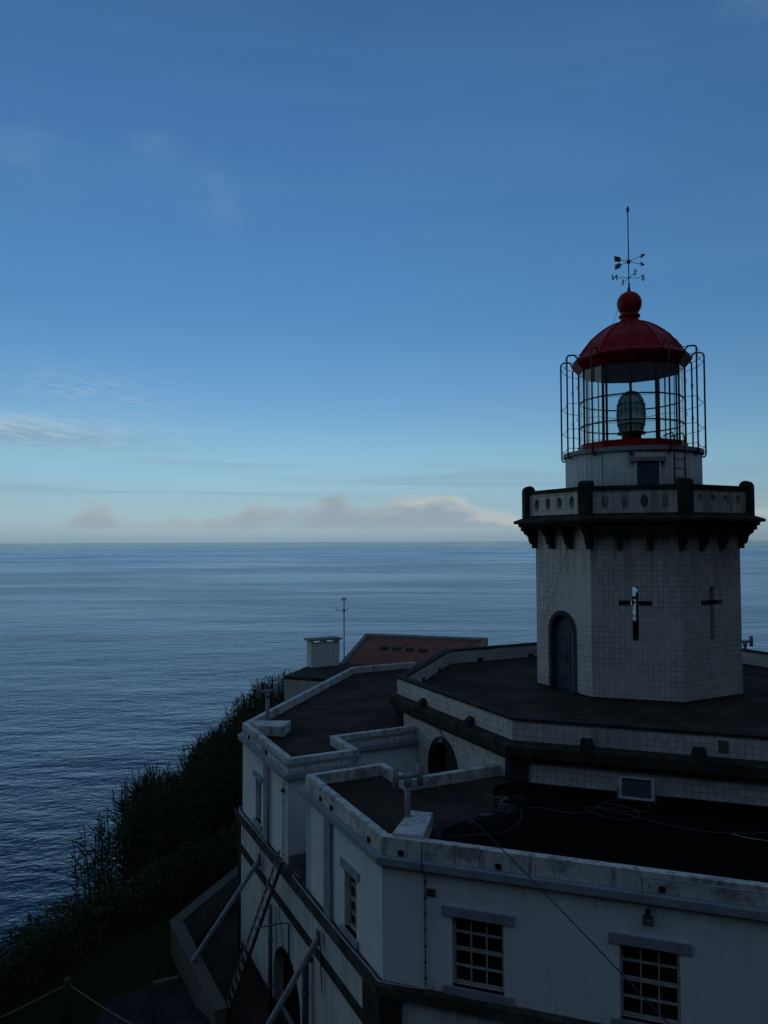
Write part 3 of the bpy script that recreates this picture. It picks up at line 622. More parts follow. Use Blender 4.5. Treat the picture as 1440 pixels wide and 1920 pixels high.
# lightning conductor
MB().tube([(AX[0], AX[1], 8.12), pol(.30, -88, 7.55), pol(.50, -88, 6.93), pol(.66, -88, 6.82)], .006, 4).build('lightning_wire', 'rod', lh)
MB().tube([pol(2.15, -37, 2.72), pol(3.25, -22, 1.64)], .008, 4).build('lightning_wire', 'rod', lh)
MB().tube([pol(2.07, -24, 2.6), pol(2.07, -24, .7)], .008, 4).build('drum_cable', 'rod', lh)
a_ = Vector(TO[0]); d = (Vector(TO[1])-a_).normalized(); o2 = Vector((d.y, -d.x))
MB().tube([p3(a_+d*1.62+o2*.30, .0), p3(a_+d*1.62+o2*.14, -.27), p3(a_+d*.9+o2*.06, -1.55), p3(a_+d*.06+o2*.05, -3.1)], .007, 4).build('lightning_wire', 'rod', lh)
# ---------------------------------------------------------------- octagonal tiled building under the tower
V2 = Vector((2.86, 16.97)); TS = 5.68; TP = [V2-U*TS, V2]
dirs = [-19, 26, 71, 116, 161, 206]
for a_ in dirs: TP.append(TP[-1]+fdir(a_)*TS)
TP = [(p.x, p.y) for p in TP[:8]]
tb = thing('octagonal_building', 'flat roofed octagonal building with white tiled walls and dark stone cornice under the lighthouse tower', 'building', (7.8, 22.5, -11.5))
th_ = .34; mt = th_*math.tan(math.pi/8); w = MB()
for k in range(8):
    hl = []
    out = rect(0, TS, -11.5, -4.7)
    if k == 0: hl = [arch(2.62, .62, -7.3, -6.0, k=1.15)]
    w.plate(TP[k], TP[(k+1) % 8], out, hl, th_, mt)
w.build('wall', 'tile', tb)
aw = MB(); c_ = 2.62
o_ = [(c_-.76, -7.4)]+[(c_+.76*math.cos(math.pi-math.pi*i/16), -6.0+.85*math.sin(math.pi*i/16)) for i in range(17)]+[(c_+.76, -7.4), (c_+.60, -7.4)]+[(c_+.60*math.cos(math.pi*i/16), -6.0+.69*math.sin(math.pi*i/16)) for i in range(17)]+[(c_-.60, -7.4)]
aw.plate(TP[0], TP[1], o_, [], .3, 0, -.035); fr_ = aw.build('arched_window_surround', 'basalt', tb)
MB().plate(TP[0], TP[1], arch(c_, .64, -7.3, -6.0, k=1.15), [], .02, 0, .2).build('pane', 'pane', fr_)
# dark corner stones
for k in range(8):
    w = MB(); a, b, c = Vector(TP[k-1]), Vector(TP[k]), Vector(TP[(k+1) % 8])
    l_ = .22 if k == 1 else .30
    w.ribbon([b+(a-b).normalized()*l_, b, b+(c-b).normalized()*.36], -.05, .05, -11.5, -4.84); w.build('quoin', 'quoin', tb)
# cornice: sloping ledge, fascia, and the tiled parapet above it
cn = MB(); cn.ribbon(TP, -.24, .05, -4.80, -4.58, True); cn.ribbon(TP, -.12, .04, -4.92, -4.80, True); cn.build('cornice', 'basalt', tb)
lg = MB(); n_ = 8
def offp(P, d, z):
    r_ = []
    for i in range(len(P)):
        a, b, c = Vector(P[i-1]), Vector(P[i]), Vector(P[(i+1) % len(P)]); e1 = (b-a).normalized(); e2 = (c-b).normalized(); m_ = (Vector((-e1.y, e1.x))+Vector((-e2.y, e2.x))).normalized()
        q = b+m_*(d/m_.dot(Vector((-e1.y, e1.x)))); r_.append((q.x, q.y, z))
    return r_
lo, hi_ = offp(TP, -.24, -4.58), offp(TP, .01, -4.50)
lg.add(lo+hi_, [[i, (i+1) % 8, 8+(i+1) % 8, 8+i] for i in range(8)]); lg.build('sloping_ledge', 'basalt', tb, recalc=False)
MB().ribbon(TP, .0, .20, -4.62, -4.06, True).build('parapet', 'tile', tb)
MB().ribbon(TP, -.03, .22, -4.06, -4.0, True).build('coping', 'quoin', tb)
MB().prism([(p[0], p[1]) for p in offp(TP, .15, 0)], -4.75, -4.5).build('roof', 'roof', tb)
def spout(p0, p1, a_):
    p0 = Vector(p0); d = (Vector(p1)-p0).normalized(); n = Vector((-d.y, d.x)); c = p0+d*a_
    mb = MB(); F = lambda s_, o_, z: (c.x+d.x*s_-n.x*o_, c.y+d.y*s_-n.y*o_, z)
    vs = [F(-.17, -.02, -4.56), F(.17, -.02, -4.56), F(.12, -.02, -4.32), F(-.12, -.02, -4.32), F(-.11, .22, -4.56), F(.11, .22, -4.56), F(.07, .16, -4.40), F(-.07, .16, -4.40)]
    mb.add(vs, [[0, 1, 2, 3], [5, 4, 7, 6], [1, 0, 4, 5], [2, 1, 5, 6], [3, 2, 6, 7], [0, 3, 7, 4]]); mb.build('rain_spout', 'quoin', tb)
for k in range(8):
    for a_ in ((1.63, 4.0) if k == 0 else (1.62, 3.88)): spout(TP[k], TP[(k+1) % 8], a_)
for k, a_ in ((7, 1.6), (7, 3.6), (6, 2.0), (6, 4.3)):
    p0 = Vector(TP[k]); d = (Vector(TP[(k+1) % 8])-p0).normalized(); n = Vector((-d.y, d.x)); c = p0+d*a_+n*.205
    MB().box((c.x, c.y, -4.44), (d.x, d.y), (.22, .02, .11)).build('drain_hole', 'black', tb)
# repaired, smoother tile patches on the parapet of the right face
for a0, a1, z0, z1, mm in ((1.72, 2.75, -4.5, -4.12, 'render_grey'), (4.25, 4.45, -4.42, -4.16, 'render_dirty')):
    MB().plate(TP[1], TP[2], rect(a0, a1, z0, z1), [], .02, 0, -.004).build('repair_patch', mm, tb)
# conduit and little lamp over the arched window
cp = MB(); P = lambda a_, z, o_=.03: (TP[0][0]+U.x*a_-V.x*o_, TP[0][1]+U.y*a_-V.y*o_, z)
cp.tube([P(.85, -4.98), P(2.3, -4.98), P(2.55, -5.02), P(2.62, -5.12), P(2.62, -5.20)], .015, 6).build('conduit', 'pipe', tb)
MB().box((*P(2.62, 0)[:2], -5.24), U, (.10, .10, .10)).build('lamp', 'metal', tb)
MB().tube([P(5.6, -4.1), P(5.0, -4.75, .26), P(4.75, -5.0, .05), P(4.5, -5.35, .03)], .006, 4).build('wire', 'rod', tb)

# ---------------------------------------------------------------- painted house: lower storey with two upper wings
kh = thing('keepers_house', 'white painted two storey house with flat roofed wings, grey window lintels and mouldy parapets', 'house', (*uv(-14, 8), -11.5))
cR = 12.56
C0 = (-.05, 13.30)
def isect(v, n):   # point with v.V = v and n.NA = n
    a = Matrix(((V.x, V.y), (NA.x, NA.y))).inverted() @ Vector((v, n)); return (a.x, a.y)
def face_v(v, u): return uv(u, v)
# -- lower storey
LC = isect(5.74, cR-.04); LF = uv(-21.25, 5.74); LR = wn(9.5, cR-.04); UL = (Vector(LC).dot(U)-(-21.25))
w = MB()
w.plate(LF, LC, rect(0, UL, -11.5, -7.70), [arch(4.15, .98, -11.45, -10.6)], .35, .02)
w.plate(LC, LR, rect(0, (Vector(LR)-Vector(LC)).length, -11.5, -7.70), [], .35, .1)
w.plate(uv(-21.25, 12.0), LF, rect(0, 6.26, -11.5, -7.70), [], .35, .02)
w.build('lower_wall', 'white_low', kh)
w = MB(); w.ribbon([uv(-21.25, 12), LF, LC, LR], -.13, .10, -7.84, -7.66); w.build('ledge', 'ledge', kh)
w = MB(); w.prism([uv(-21.2, 12), uv(-21.2, 5.8), isect(5.8, cR), wn(9.5, cR), wn(9.5, 16.5), uv(-14, 10.3)], -7.80, -7.655); w.build('ledge_top', 'ledge', kh)
w = MB(); w.ribbon([LF, uv(-12.63, 5.74)], -.05, .02, -8.74, -8.56).ribbon([uv(-20.9, 5.74), uv(-12.65, 5.74)], -.03, .02, -11.5, -11.2); w.build('string_course', 'basalt', kh)
w = MB(); w.ribbon([uv(-12.66, 5.74), LC, Vector(LC)+WA*.38], -.045, .05, -11.5, -7.84); w.build('quoin', 'quoin', kh)
w = MB(); w.ribbon([uv(-21.25, 6.1), LF, uv(-21.10, 5.74)], -.045, .05, -11.5, -7.84); w.build('quoin', 'quoin', kh)
MB().plate(LF, LC, arch(4.15, 1.05, -11.45, -10.6), [], .03, 0, .26).build('arched_doorway', 'black', kh)
# -- upper walls
def window(p0, d, a0, a1, z0, z1, cols, nrow, lint, sill):
    """sash window in a wall plane: reveal at 0.12 m"""
    p0 = Vector((p0[0], p0[1])); d = Vector((d.x, d.y)); n = Vector((-d.y, d.x)); L = lambda a_, o_, z: (p0.x+d.x*a_+n.x*o_, p0.y+d.y*a_+n.y*o_, z)
    p1 = p0+d*10
    wd = MB().plate(p0, p1, rect(a0-.02, a1+.02, z0-.02, z1+.02), [], .02, 0, .17).build('window', 'pane', kh)
    f = MB(); t_ = .045; mz = (z0+z1)/2; W_ = (a1-a0-2*t_); hl = []
    for (lo_, hi2) in ((z0+t_, mz-.025), (mz+.025, z1-t_)):
        for i in range(cols):
            for j in range(nrow):
                e0 = .011 if i else 0; e1 = .011 if i < cols-1 else 0; g0 = .011 if j else 0; g1 = .011 if j < nrow-1 else 0
                hl.append(rect(a0+t_+W_*i/cols+e0, a0+t_+W_*(i+1)/cols-e1, lo_+(hi2-lo_)*j/nrow+g0, lo_+(hi2-lo_)*(j+1)/nrow-g1))
    f.plate(p0, p1, rect(a0, a1, z0, z1), hl, .05, 0, .10); f.build('frame', 'cream', wd)
    MB().plate(p0, p1, rect(a0-lint, a1+lint, z1+.0, z1+.155), [], .06, 0, -.04).build('lintel', 'trim', wd)
    MB().plate(p0, p1, rect(a0-sill, a1+sill, z0-.13, z0-.0), [], .14, 0, -.05).build('sill', 'trim', wd)
A0u, A1u = -15.85, -11.97
zt, zc = -5.55, -7.66
pA0 = uv(A0u, 5.78); CR = isect(5.78, cR); farR = wn(9.0, cR); CRa = Vector(CR).dot(WA)
w = MB()
wA = (-13.68-A0u, -13.10-A0u, -7.50, -6.38)
w.plate(pA0, CR, rect(0, Vector(CR).dot(U)-A0u, zc, zt), [rect(*wA)], .3, .12)
h1 = (-3.14-CRa, -2.26-CRa, -7.52, -6.36); h2 = (-.43-CRa, .46-CRa, -7.52, -6.36); h3 = (2.3-CRa, 3.2-CRa, -7.52, -6.36)
w.plate(CR, farR, rect(0, 9.0-CRa, zc, zt), [rect(*h1), rect(*h2), rect(*h3)], .3, .12)
w.plate(uv(A0u, 7.70), pA0, rect(0, 1.92, zc, zt), [], .3, .0)
w.plate(uv(-14.62, 7.70), uv(A0u, 7.70), rect(0, 1.23, zc, zt), [], .3, .0)
w.plate(uv(-14.62, 10.0), uv(-14.62, 7.70), rect(0, 2.3, zc, zt), [], .3, .0)
w.build('upper_wall', 'white', kh)
window(pA0, U, *wA, 2, 2, .14, .10)
for h in (h1, h2, h3): window(CR, WA, *h, 3, 2, .17, .15)
B0u, B1u = -21.07, -17.11
pB0 = uv(B0u, 5.78)
w = MB(); wB = (-19.78-B0u, -19.27-B0u, -7.44, -6.33)
w.plate(pB0, uv(B1u, 5.78), rect(0, 3.96, zc, zt), [rect(*wB)], .3, .3)
w.plate(uv(B1u, 5.78), uv(B1u, 7.62), rect(0, 1.84, zc, zt), [], .3, 0)
w.plate(uv(B1u, 7.62), uv(-18.52, 7.62), rect(0, 1.41, zc, zt), [], .3, 0)
w.plate(uv(-18.52, 7.62), uv(-18.52, 10.0), rect(0, 2.38, zc, zt), [], .3, 0)
FB = (-1.35, 30.75)
w.plate(FB, pB0, rect(0, (Vector(FB)-Vector(pB0)).length, -11.5, zt), [], .3, .1)
w.build('upper_wall', 'white', kh)
window(pB0, U, *wB, 2, 2, .14, .10)
# pilasters
for a_, b_ in ((-14.62, -14.28), (-18.86, -18.56)):
    w = MB(); w.ribbon([uv(a_, 5.78), uv(b_, 5.78)], -.07, .02, zc, zt); w.build('pilaster', 'trim', kh)
# -- roofs, parapets, cornices
roofA = [pA0, CR, farR, wn(9.0, 17.2), (V2.x+WA.x*.1+NA.x*.1, V2.y+WA.y*.1+NA.y*.1), uv(-14.62, 10.1), uv(-14.62, 7.70), uv(A0u, 7.70)]
MB().prism(roofA, -5.6, -5.42).build('roof', 'roof', kh)
edge = [Vector(CR)+WA*.95+NA*.12, farR, wn(9.0, 17.1), (V2.x+.05, V2.y-.02), Vector(V2)-NA*.5-WA*.35, Vector(CR)+WA*1.5+NA*2.6, Vector(CR)+WA*.8+NA*1.2]
sh = [(p[0], p[1]) for p in edge]
MB().prism(sh, -5.42, -5.415).build('fresh_bitumen_sheet', 'roof_black', kh)
pathA = [uv(-14.62, 10.0), uv(-14.62, 7.70), uv(A0u, 7.70), pA0, CR, farR]
MB().ribbon(pathA, -.012, .15, -5.50, -5.19).build('parapet', 'parapet', kh)
w = MB(); w.ribbon([uv(A0u, 7.70), pA0, CR, farR], -.14, .0, -5.63, -5.505).ribbon([uv(A0u, 7.70), pA0, CR, farR], -.05, .0, -5.69, -5.63); w.build('cornice', 'trim', kh)
pathB = [uv(-18.52, 10.0), uv(-18.52, 7.62), uv(B1u, 7.62), uv(B1u, 5.78), pB0, FB, (FB[0]+V.x*2.9, FB[1]+V.y*2.9)]
roofB = [uv(-18.52, 10.0), uv(-18.52, 7.62), uv(B1u, 7.62), uv(B1u, 5.78), pB0, FB, (FB[0]+V.x*2.9, FB[1]+V.y*2.9), (2.19, 27.6), (TP[0][0]+.05, TP[0][1])]
MB().prism(roofB[::-1], -5.6, -5.42).build('roof', 'roof', kh)
MB().ribbon(pathB, -.15, .012, -5.50, -5.19).build('parapet', 'parapet', kh)
w = MB()
pc = pathB[:6]
w.ribbon(pc, .0, .14, -5.63, -5.505).ribbon(pc, .0, .05, -5.69, -5.63).ribbon(pc, .0, .035, -5.36, -5.30); w.build('cornice', 'trim', kh)
# stained outlets in the parapets
def outlet(p0, d, a_, zz=-5.43):
    n = Vector((-d.y, d.x)); c = Vector(p0)+d*a_-n*.015
    MB().box((c.x, c.y, zz), d, (.10, .05, .08)).build('outlet', 'black', kh)
for a_ in (.95, 1.55, 3.35): outlet(pA0, U, a_)
for a_ in (.35, 2.05, 4.6, 7.6): outlet(CR, WA, a_)
for a_ in (.7, 2.3): outlet(pB0, U, a_)
# small fittings on the right facade
P = lambda a_, z, o_=.03: (*(Vector(CR)+WA*(a_-CRa)-NA*o_), z)
w = MB(); w.plate(CR, farR, rect(-3.58-CRa, -3.42-CRa, -6.09, -5.96), [], .03, 0, -.02); vt = w.build('air_vent', 'metal', kh)
w = MB()
for i in range(4): w.plate(CR, farR, rect(-3.57-CRa, -3.43-CRa, -6.08+.031*i, -6.063+.031*i), [], .02, 0, -.026)
w.build('slat', 'black', vt)
w = MB().tube([P(-3.62, -5.14, .16), P(-3.62, -5.6, .16), P(-3.60, -5.72, .04), P(-3.60, -7.62)], .010, 6)
for i in range(7): w.box((*P(-3.60, 0)[:2], -5.85-.27*i), WA, (.035, .04, .03))
w.build('cable', 'rod', kh)
wl = MB().tube([P(.0, -5.84), P(.0, -5.70), P(-.08, -5.66), P(-.08, -5.25, .165), P(-.02, -5.22, .165), P(4.5, -5.22, .165)], .011, 6).build('conduit', 'pipe', kh)
w = MB().box((*P(.0, 0, .05)[:2], -5.80), WA, (.08, .06, .08)).obox(P(.0, -5.90, .10), WA.to_3d(), (-NA.x, -NA.y, -.3), (NA.x*-.3, NA.y*-.3, 1), (.15, .09, .12)); wlamp = w.build('wall_lamp', 'rod', kh)
w = MB().obox(P(.0, -5.905, .150), WA.to_3d(), (-NA.x, -NA.y, -.3), (NA.x*-.3, NA.y*-.3, 1), (.12, .01, .09)); w.build('lamp_glass', 'metal', wlamp)
# pipes lying on the ledge
F = lambda u_, z, v_=5.66: (*uv(u_, v_), z)
w = MB().tube([F(-16.3, -7.63, 5.80), F(-16.5, -7.60, 5.74), F(-16.4, -7.60, 5.66), F(-15.6, -7.62), F(-13.5, -7.62), F(-12.3, -7.62, 5.68), (*isect(5.67, cR-.12), -7.62), P(-4.2, -7.62, .12), P(-3.75, -7.62, .10), P(-3.48, -7.60, .08), P(-3.45, -7.50, .04)], .018, 6); w.build('conduit', 'pipe', kh)
w = MB().tube([F(-18.6, -7.62, 5.72), F(-21.0, -7.62, 5.68), (*uv(-21.3, 5.75), -7.62), (*uv(-21.32, 6.6), -7.62)], .016, 6).tube([F(-17.0, -7.60, 5.66), F(-20.9, -7.60, 5.63)], .012, 6); w.build('conduit', 'pipe', kh)
w = MB().tube([F(-17.35, -5.78, 5.74), F(-17.35, -7.6, 5.74)], .010, 5)
for i in range(7): w.box((*uv(-17.35, 5.75), -5.95-.26*i), U, (.022, .03, .025))
w.box((*uv(-17.35, 5.73), -5.98), U, (.07, .06, .08)); w.build('cable', 'rod', kh)
MB().tube([F(-18.45, -5.7, 5.72), F(-18.45, -7.63, 5.72)], .03, 8).build('drain_pipe', 'pipe', kh)
# gap between the wings: step of rendered wall
MB().box((*uv(-17.07, 6.75), 0), V, (1.9, .06, .22), z0=-7.65).build('plinth', 'concrete', kh)
# downpipes on the lower facade
w = MB().tube([F(-17.95, -8.9, 5.62), F(-17.95, -11.5, 5.62)], .055, 10)
for z_ in (-9.7, -10.8): w.tube([F(-17.95, z_, 5.62), F(-17.95, z_-.06, 5.62)], .068, 10)
w.build('drain_pipe', 'pipe_dark', kh)
w = MB().tube([F(-15.40, -8.98, 5.75), F(-15.40, -8.90, 5.68), F(-15.40, -8.94, 5.61), F(-15.40, -9.05, 5.60), F(-15.40, -11.5, 5.60)], .075, 12)
for z_ in (-9.6, -10.6): w.tube([F(-15.40, z_, 5.60), F(-15.40, z_-.07, 5.60)], .088, 12)
w.build('drain_pipe', 'pipe_dark', kh)
w = MB().tube([F(-16.80, -9.6, 5.70), F(-16.80, -8.85, 5.70), F(-16.80, -8.80, 5.55), F(-16.95, -8.85, 4.95)], .022, 6); w.build('lamp_arm', 'pipe_dark', kh)
w = MB().tube([F(-17.55, -8.75, 5.71), F(-17.50, -9.0, 5.70), F(-17.35, -9.15, 5.70), F(-17.30, -9.6, 5.71), F(-17.33, -9.9, 5.71)], .010, 5); w.build('cable', 'rod', kh)
MB().tube([F(-14.70, -9.3, 5.70), F(-14.70, -8.10, 5.66)], .012, 5).build('strut_bracket', 'rod', kh)
MB().tube([F(-18.95, -8.62, 5.70), F(-18.95, -7.85, 5.66)], .012, 5).build('strut_bracket', 'rod', kh)

# ---------------------------------------------------------------- houses behind
bh = thing('back_house', 'low pale house with dark mossy flat roof and wide chimney behind the far wing', 'house', (-2.5, 31, -11.5))
H0 = Vector((-4.02, 30.14)); hp = [H0, H0+WA*5, H0+WA*5+NA*4.2, H0+NA*4.2]
poly = [(-4.02, 30.14), (-1.88, 29.40), (-1.48, 30.85), (-.6, 33.7), (-3.35, 32.35)]
MB().prism(poly, -11.5, -5.56).build('wall', 'render_grey', bh)
rf = MB(); rf.prism([(p[0]*1.0, p[1]) for p in poly], -5.56, -5.42); rf.build('roof', 'basalt', bh)
MB().tube([(-3.4, 29.9, -6.25), (-3.32, 29.78, -6.25)], .03, 6).build('overflow_pipe', 'rod', bh)
cc0 = Vector((-3.15, 32.05)); cm = cc0+V*.68+Vector((-V.y, V.x))*.28
ch = MB().box((cm.x, cm.y, 0), V, (1.30, .56, .98), z0=-5.42).build('chimney', 'white', bh)
w = MB()
for s_ in (-.60, 0, .60): q = cm+V*s_; w.box((q.x, q.y, 0), V, (.11, .54, .14), z0=-4.44)
w.build('post', 'white', ch)
MB().box((cm.x, cm.y, 0), V, (1.52, .74, .06), z0=-4.30).build('cap', 'concrete', ch)
rh = thing('tiled_house', 'house with terracotta tiled lean roof and pale verges beyond the octagonal roof', 'house', (1.5, 34.5, -11.5))
RL = Vector((-.77, 36.0)); NB = -NA
zr, ze, run, wid = -4.62, -5.60, 3.5, 5.55
def rp(a_, o_, dz=0.0):      # on the slope: a_ along ridge, o_ down the slope
    q = RL+WA*a_+NB*o_; return (q.x, q.y, zr+(ze-zr)*o_/run+dz)
nx_ = 300; vs = []; fs = []
for i in range(nx_+1):
    a_ = wid*i/nx_; dz = .035*abs(math.sin(math.pi*a_/.20))
    for j in range(9):
        vs.append(rp(a_, run*j/8, dz-.012*((j*2) % 2)))
for i in range(nx_):
    for j in range(8): fs.append([i*9+j, i*9+j+1, (i+1)*9+j+1, (i+1)*9+j])
rt_ = MB(); rt_.add(vs, fs, False); rto = rt_.build('roof', 'terracotta', rh, recalc=False)
for a0 in (-.20, wid): 
    MB().add([rp(a0, -.2, z) for z in (-.2, .09)]+[rp(a0+.20, -.2, z) for z in (-.2, .09)]+[rp(a0, run+.1, z) for z in (-.2, .09)]+[rp(a0+.20, run+.1, z) for z in (-.2, .09)], [[0, 1, 3, 2], [4, 6, 7, 5], [1, 5, 7, 3], [0, 4, 5, 1], [2, 3, 7, 6], [0, 2, 6, 4]]) if False else None
    w = MB(); w.add([rp(a0, -.12, -.2), rp(a0+.20, -.12, -.2), rp(a0+.20, run+.1, -.2), rp(a0, run+.1, -.2), rp(a0, -.12, .09), rp(a0+.20, -.12, .09), rp(a0+.20, run+.1, .09), rp(a0, run+.1, .09)], [[3, 2, 1, 0], [4, 5, 6, 7], [0, 1, 5, 4], [1, 2, 6, 5], [2, 3, 7, 6], [3, 0, 4, 7]]); w.build('verge', 'concrete', rh)
w = MB(); w.add([rp(-.20, -.14, -.2), rp(wid+.2, -.14, -.2), rp(wid+.2, .10, -.2), rp(-.20, .10, -.2), rp(-.20, -.14, .10), rp(wid+.2, -.14, .10), rp(wid+.2, .10, .10), rp(-.20, .10, .10)], [[3, 2, 1, 0], [4, 5, 6, 7], [0, 1, 5, 4], [1, 2, 6, 5], [2, 3, 7, 6], [3, 0, 4, 7]]); w.build('ridge', 'concrete', rh)
for i in range(4):
    a_ = 1.25+.62*i; q = rp(a_, 1.3+.02*i); w = MB(); w.box((q[0], q[1], q[2]+.07), WA, (.34, .26, .12)); w.build('roof_vent', 'wood', rh)
hw = [RL+WA*.05, RL+WA*.05+NB*3.3, RL+WA*(wid-.05)+NB*3.3, RL+WA*(wid-.05)]
w = MB(); b_ = [(p.x, p.y) for p in hw]; w.add([(*b_[0], -11.5), (*b_[1], -11.5), (*b_[2], -11.5), (*b_[3], -11.5), (*b_[0], -4.8), (*b_[1], -5.75), (*b_[2], -5.75), (*b_[3], -4.8)], [[3, 2, 1, 0], [4, 5, 6, 7], [0, 1, 5, 4], [1, 2, 6, 5], [2, 3, 7, 6], [3, 0, 4, 7]]); w.build('wall', 'render_grey', rh)
# antenna
an = thing('roof_antenna', 'thin antenna mast with short crossed arms beside the chimney', 'antenna', (-1.80, 33.43, -5.5))
MB().tube([(-1.80, 33.43, -5.9), (-1.80, 33.43, -2.55)], .025, 8).build('mast', 'metal', an)
w = MB().tube([(-2.15, 33.35, -3.10), (-1.62, 33.47, -3.08)], .015, 6).tube([(-1.92, 33.42, -2.62), (-1.68, 33.42, -2.62)], .02, 6)
for x_ in (-2.15, -1.62): w.tube([(x_, 33.4, -3.10), (x_, 33.4, -2.98)], .012, 5)
for x_ in (-1.90, -1.82, -1.74): w.tube([(x_, 33.42, -2.72), (x_, 33.42, -2.54)], .012, 5)
w.box((-1.80, 33.43, -3.15), (1, 0), (.10, .08, .10)); w.build('arm', 'metal', an)
# ---------------------------------------------------------------- things on the roofs
def vent_post(name, label, c, zb, zt_, headdir, kerb, kz, scale=1.0):
    r = thing(name, label, 'vent pipe', (c[0], c[1], zb), 'H shaped vent pipes on the roofs')
    if kerb:
        MB().prism(kerb, zb-.28, kz).build('kerb', 'parapet', r, 0.015)
    hd = Vector(headdir).normalized()
    MB().tube([(c[0], c[1], zb-.25), (c[0], c[1], zt_)], .055, 14).lathe(c, [(.075, zt_-.10), (.075, zt_+.02), (.05, zt_+.03)], 14).build('pipe', 'pipe', r)
    w = MB()
    w.tube([(c[0]-hd.x*.24, c[1]-hd.y*.24, zt_+.06), (c[0]+hd.x*.24, c[1]+hd.y*.24, zt_+.06)], .045, 10).tube([(c[0], c[1], zt_), (c[0], c[1], zt_+.1)], .05, 10)
    for s_ in (-.24, .24):
        x_, y_ = c[0]+hd.x*s_, c[1]+hd.y*s_
        w.lathe((x_, y_), [(.05, zt_-.12), (.062, zt_-.12), (.062, zt_+.26), (.05, zt_+.26), (.05, zt_+.1), (.0, zt_+.1)], 12)
    w.build('head', 'pipe', r); return r
vent_post('vent_pipe', 'H headed grey vent pipe standing on mouldy kerb at the near roof corner', (.42, 14.05), -5.12, -4.45, (.95, .3), [uv(-11.88, 5.93), uv(-11.52, 6.35), uv(-12.40, 7.05), uv(-12.72, 6.72)], -5.12)
vent_post('vent_pipe', 'H headed pale vent pipe at the far wing corner against the canes', (-3.34, 21.45), -5.10, -4.35, (.95, .3), [uv(-20.9, 5.97), uv(-20.25, 6.0), uv(-19.75, 6.55), uv(-20.38, 6.98)], -5.10)
vent_post('vent_pipe', 'small H headed vent pipe right of the tower on the far parapet', (13.10, 27.3), -4.0, -3.80, (.95, .1), None, 0)
# framed glass panel leaning at the tiled wall
fl = thing('glass_panel', 'white framed dark glass panel leaning at the foot of the tiled wall', 'panel', (5.27, 15.62, -5.41))
c_ = Vector((5.22, 15.72, -5.20)); xa = Vector((WA.x, WA.y, 0)); ya = Vector((NA.x*.75, NA.y*.75, .66)).normalized(); za = xa.cross(ya)
w = MB()
for s_ in (-1, 1): w.obox(c_+xa*.32*s_, xa, ya, za, (.055, .50, .10)); w.obox(c_+ya*.235*s_, xa, ya, za, (.70, .05, .09))
w.build('frame', 'pipe', fl); MB().obox(c_, xa, ya, za, (.60, .44, .03)).build('glass', 'pane', fl)
w = MB()
for s_ in (-1, 1): MB().obox(c_+xa*.37*s_-Vector((0, 0, .10)), xa, (NA.x, NA.y, 0), (0, 0, 1), (.03, .30, .24)).build('bracket', 'metal', fl)
def smoothp(P, n=6):
    P = [Vector(p) for p in P]; Q = [P[0]*2-P[1]]+P+[P[-1]*2-P[-2]]; out = []
    for i in range(1, len(Q)-2):
        for j in range(n):
            t = j/n; a, b, c, d = Q[i-1:i+3]
            out.append(0.5*((2*b)+(c-a)*t+(2*a-5*b+4*c-d)*t*t+(3*b-a-3*c+d)*t**3))
    return out+[P[-1]]
hz_ = -5.405
tag(MB().tube(smoothp([(.75, 14.9, hz_), (.95, 14.35, hz_), (.90, 13.9, hz_), (1.05, 13.80, hz_), (1.5, 13.86, hz_), (2.2, 14.05, hz_), (2.62, 14.6, hz_), (2.72, 15.15, hz_), (3.1, 15.28, hz_), (3.6, 15.0, hz_), (4.0, 15.0, hz_), (4.45, 15.5, hz_), (4.75, 15.72, hz_), (5.0, 15.75, -5.33)]), .010, 5).build('cable_on_roof', 'hose'), 'thin violet cable winding across the black roof to the glass panel', 'cable')
tag(MB().tube(smoothp([(5.35, 15.65, -5.3), (5.30, 15.2, hz_), (4.9, 15.0, hz_), (4.3, 15.3, hz_), (4.0, 15.2, hz_), (4.25, 14.75, hz_+.01), (4.75, 14.6, hz_), (5.0, 15.0, hz_+.012), (4.6, 15.45, hz_+.012), (4.25, 15.25, hz_+.012), (4.9, 14.7, hz_+.01), (5.4, 14.3, hz_), (6.1, 13.95, hz_), (7.1, 13.9, hz_), (8.2, 13.5, hz_)]), .010, 5).build('cable_on_roof', 'hose'), 'coiled violet cable running right from the glass panel across the black roof', 'cable')
tag(MB().tube(smoothp([(6.35, 13.9, hz_), (6.55, 13.7, hz_), (7.0, 13.55, hz_), (7.8, 13.6, hz_)]), .009, 5).build('cable_on_roof', 'pipe'), 'short pale cable end on the black roof at the right edge', 'cable')
# long taut cable from the near vent pipe down past the windows
tag(MB().tube(smoothp([(.66, 14.13, -4.30), (1.6, 12.4, -4.75), (2.6, 10.3, -5.25), (3.44, 8.2, -5.63)], 8), .009, 6).build('taut_cable', 'cable'), 'dark blue cable stretched from the near vent pipe down across the windows', 'cable')

# ---------------------------------------------------------------- struts and ladder on the left facade
def strut(label, top, foot):
    r = thing('wall_strut', label, 'strut', foot, 'grey struts leaning on the left facade')
    a, b = Vector(top), Vector(foot)
    MB().tube([a, a+(b-a)*.03, b+(a-b)*.01, b], .062, 14).build('tube', 'pipe', r)
    MB().obox(a, (U.x, U.y, 0), (V.x, V.y, 0), (0, 0, 1), (.16, .05, .28)).build('wall_plate', 'pipe_dark', r)
S1t, S1f = (*uv(-18.98, 5.64), -8.22), (*uv(-19.45, 4.05), -10.62)
strut('long grey strut from the far facade down to the low wall', S1t, S1f)
S2t = (*uv(-14.74, 5.64), -8.19)
strut('long grey strut beside the near downpipe with its foot out of view', S2t, (*uv(-15.35, 3.75), -11.45))
lad = thing('leaning_ladder', 'worn double ladder leaning on the ledge between the wings', 'ladder', (*uv(-18.3, 4.55), -11.47))
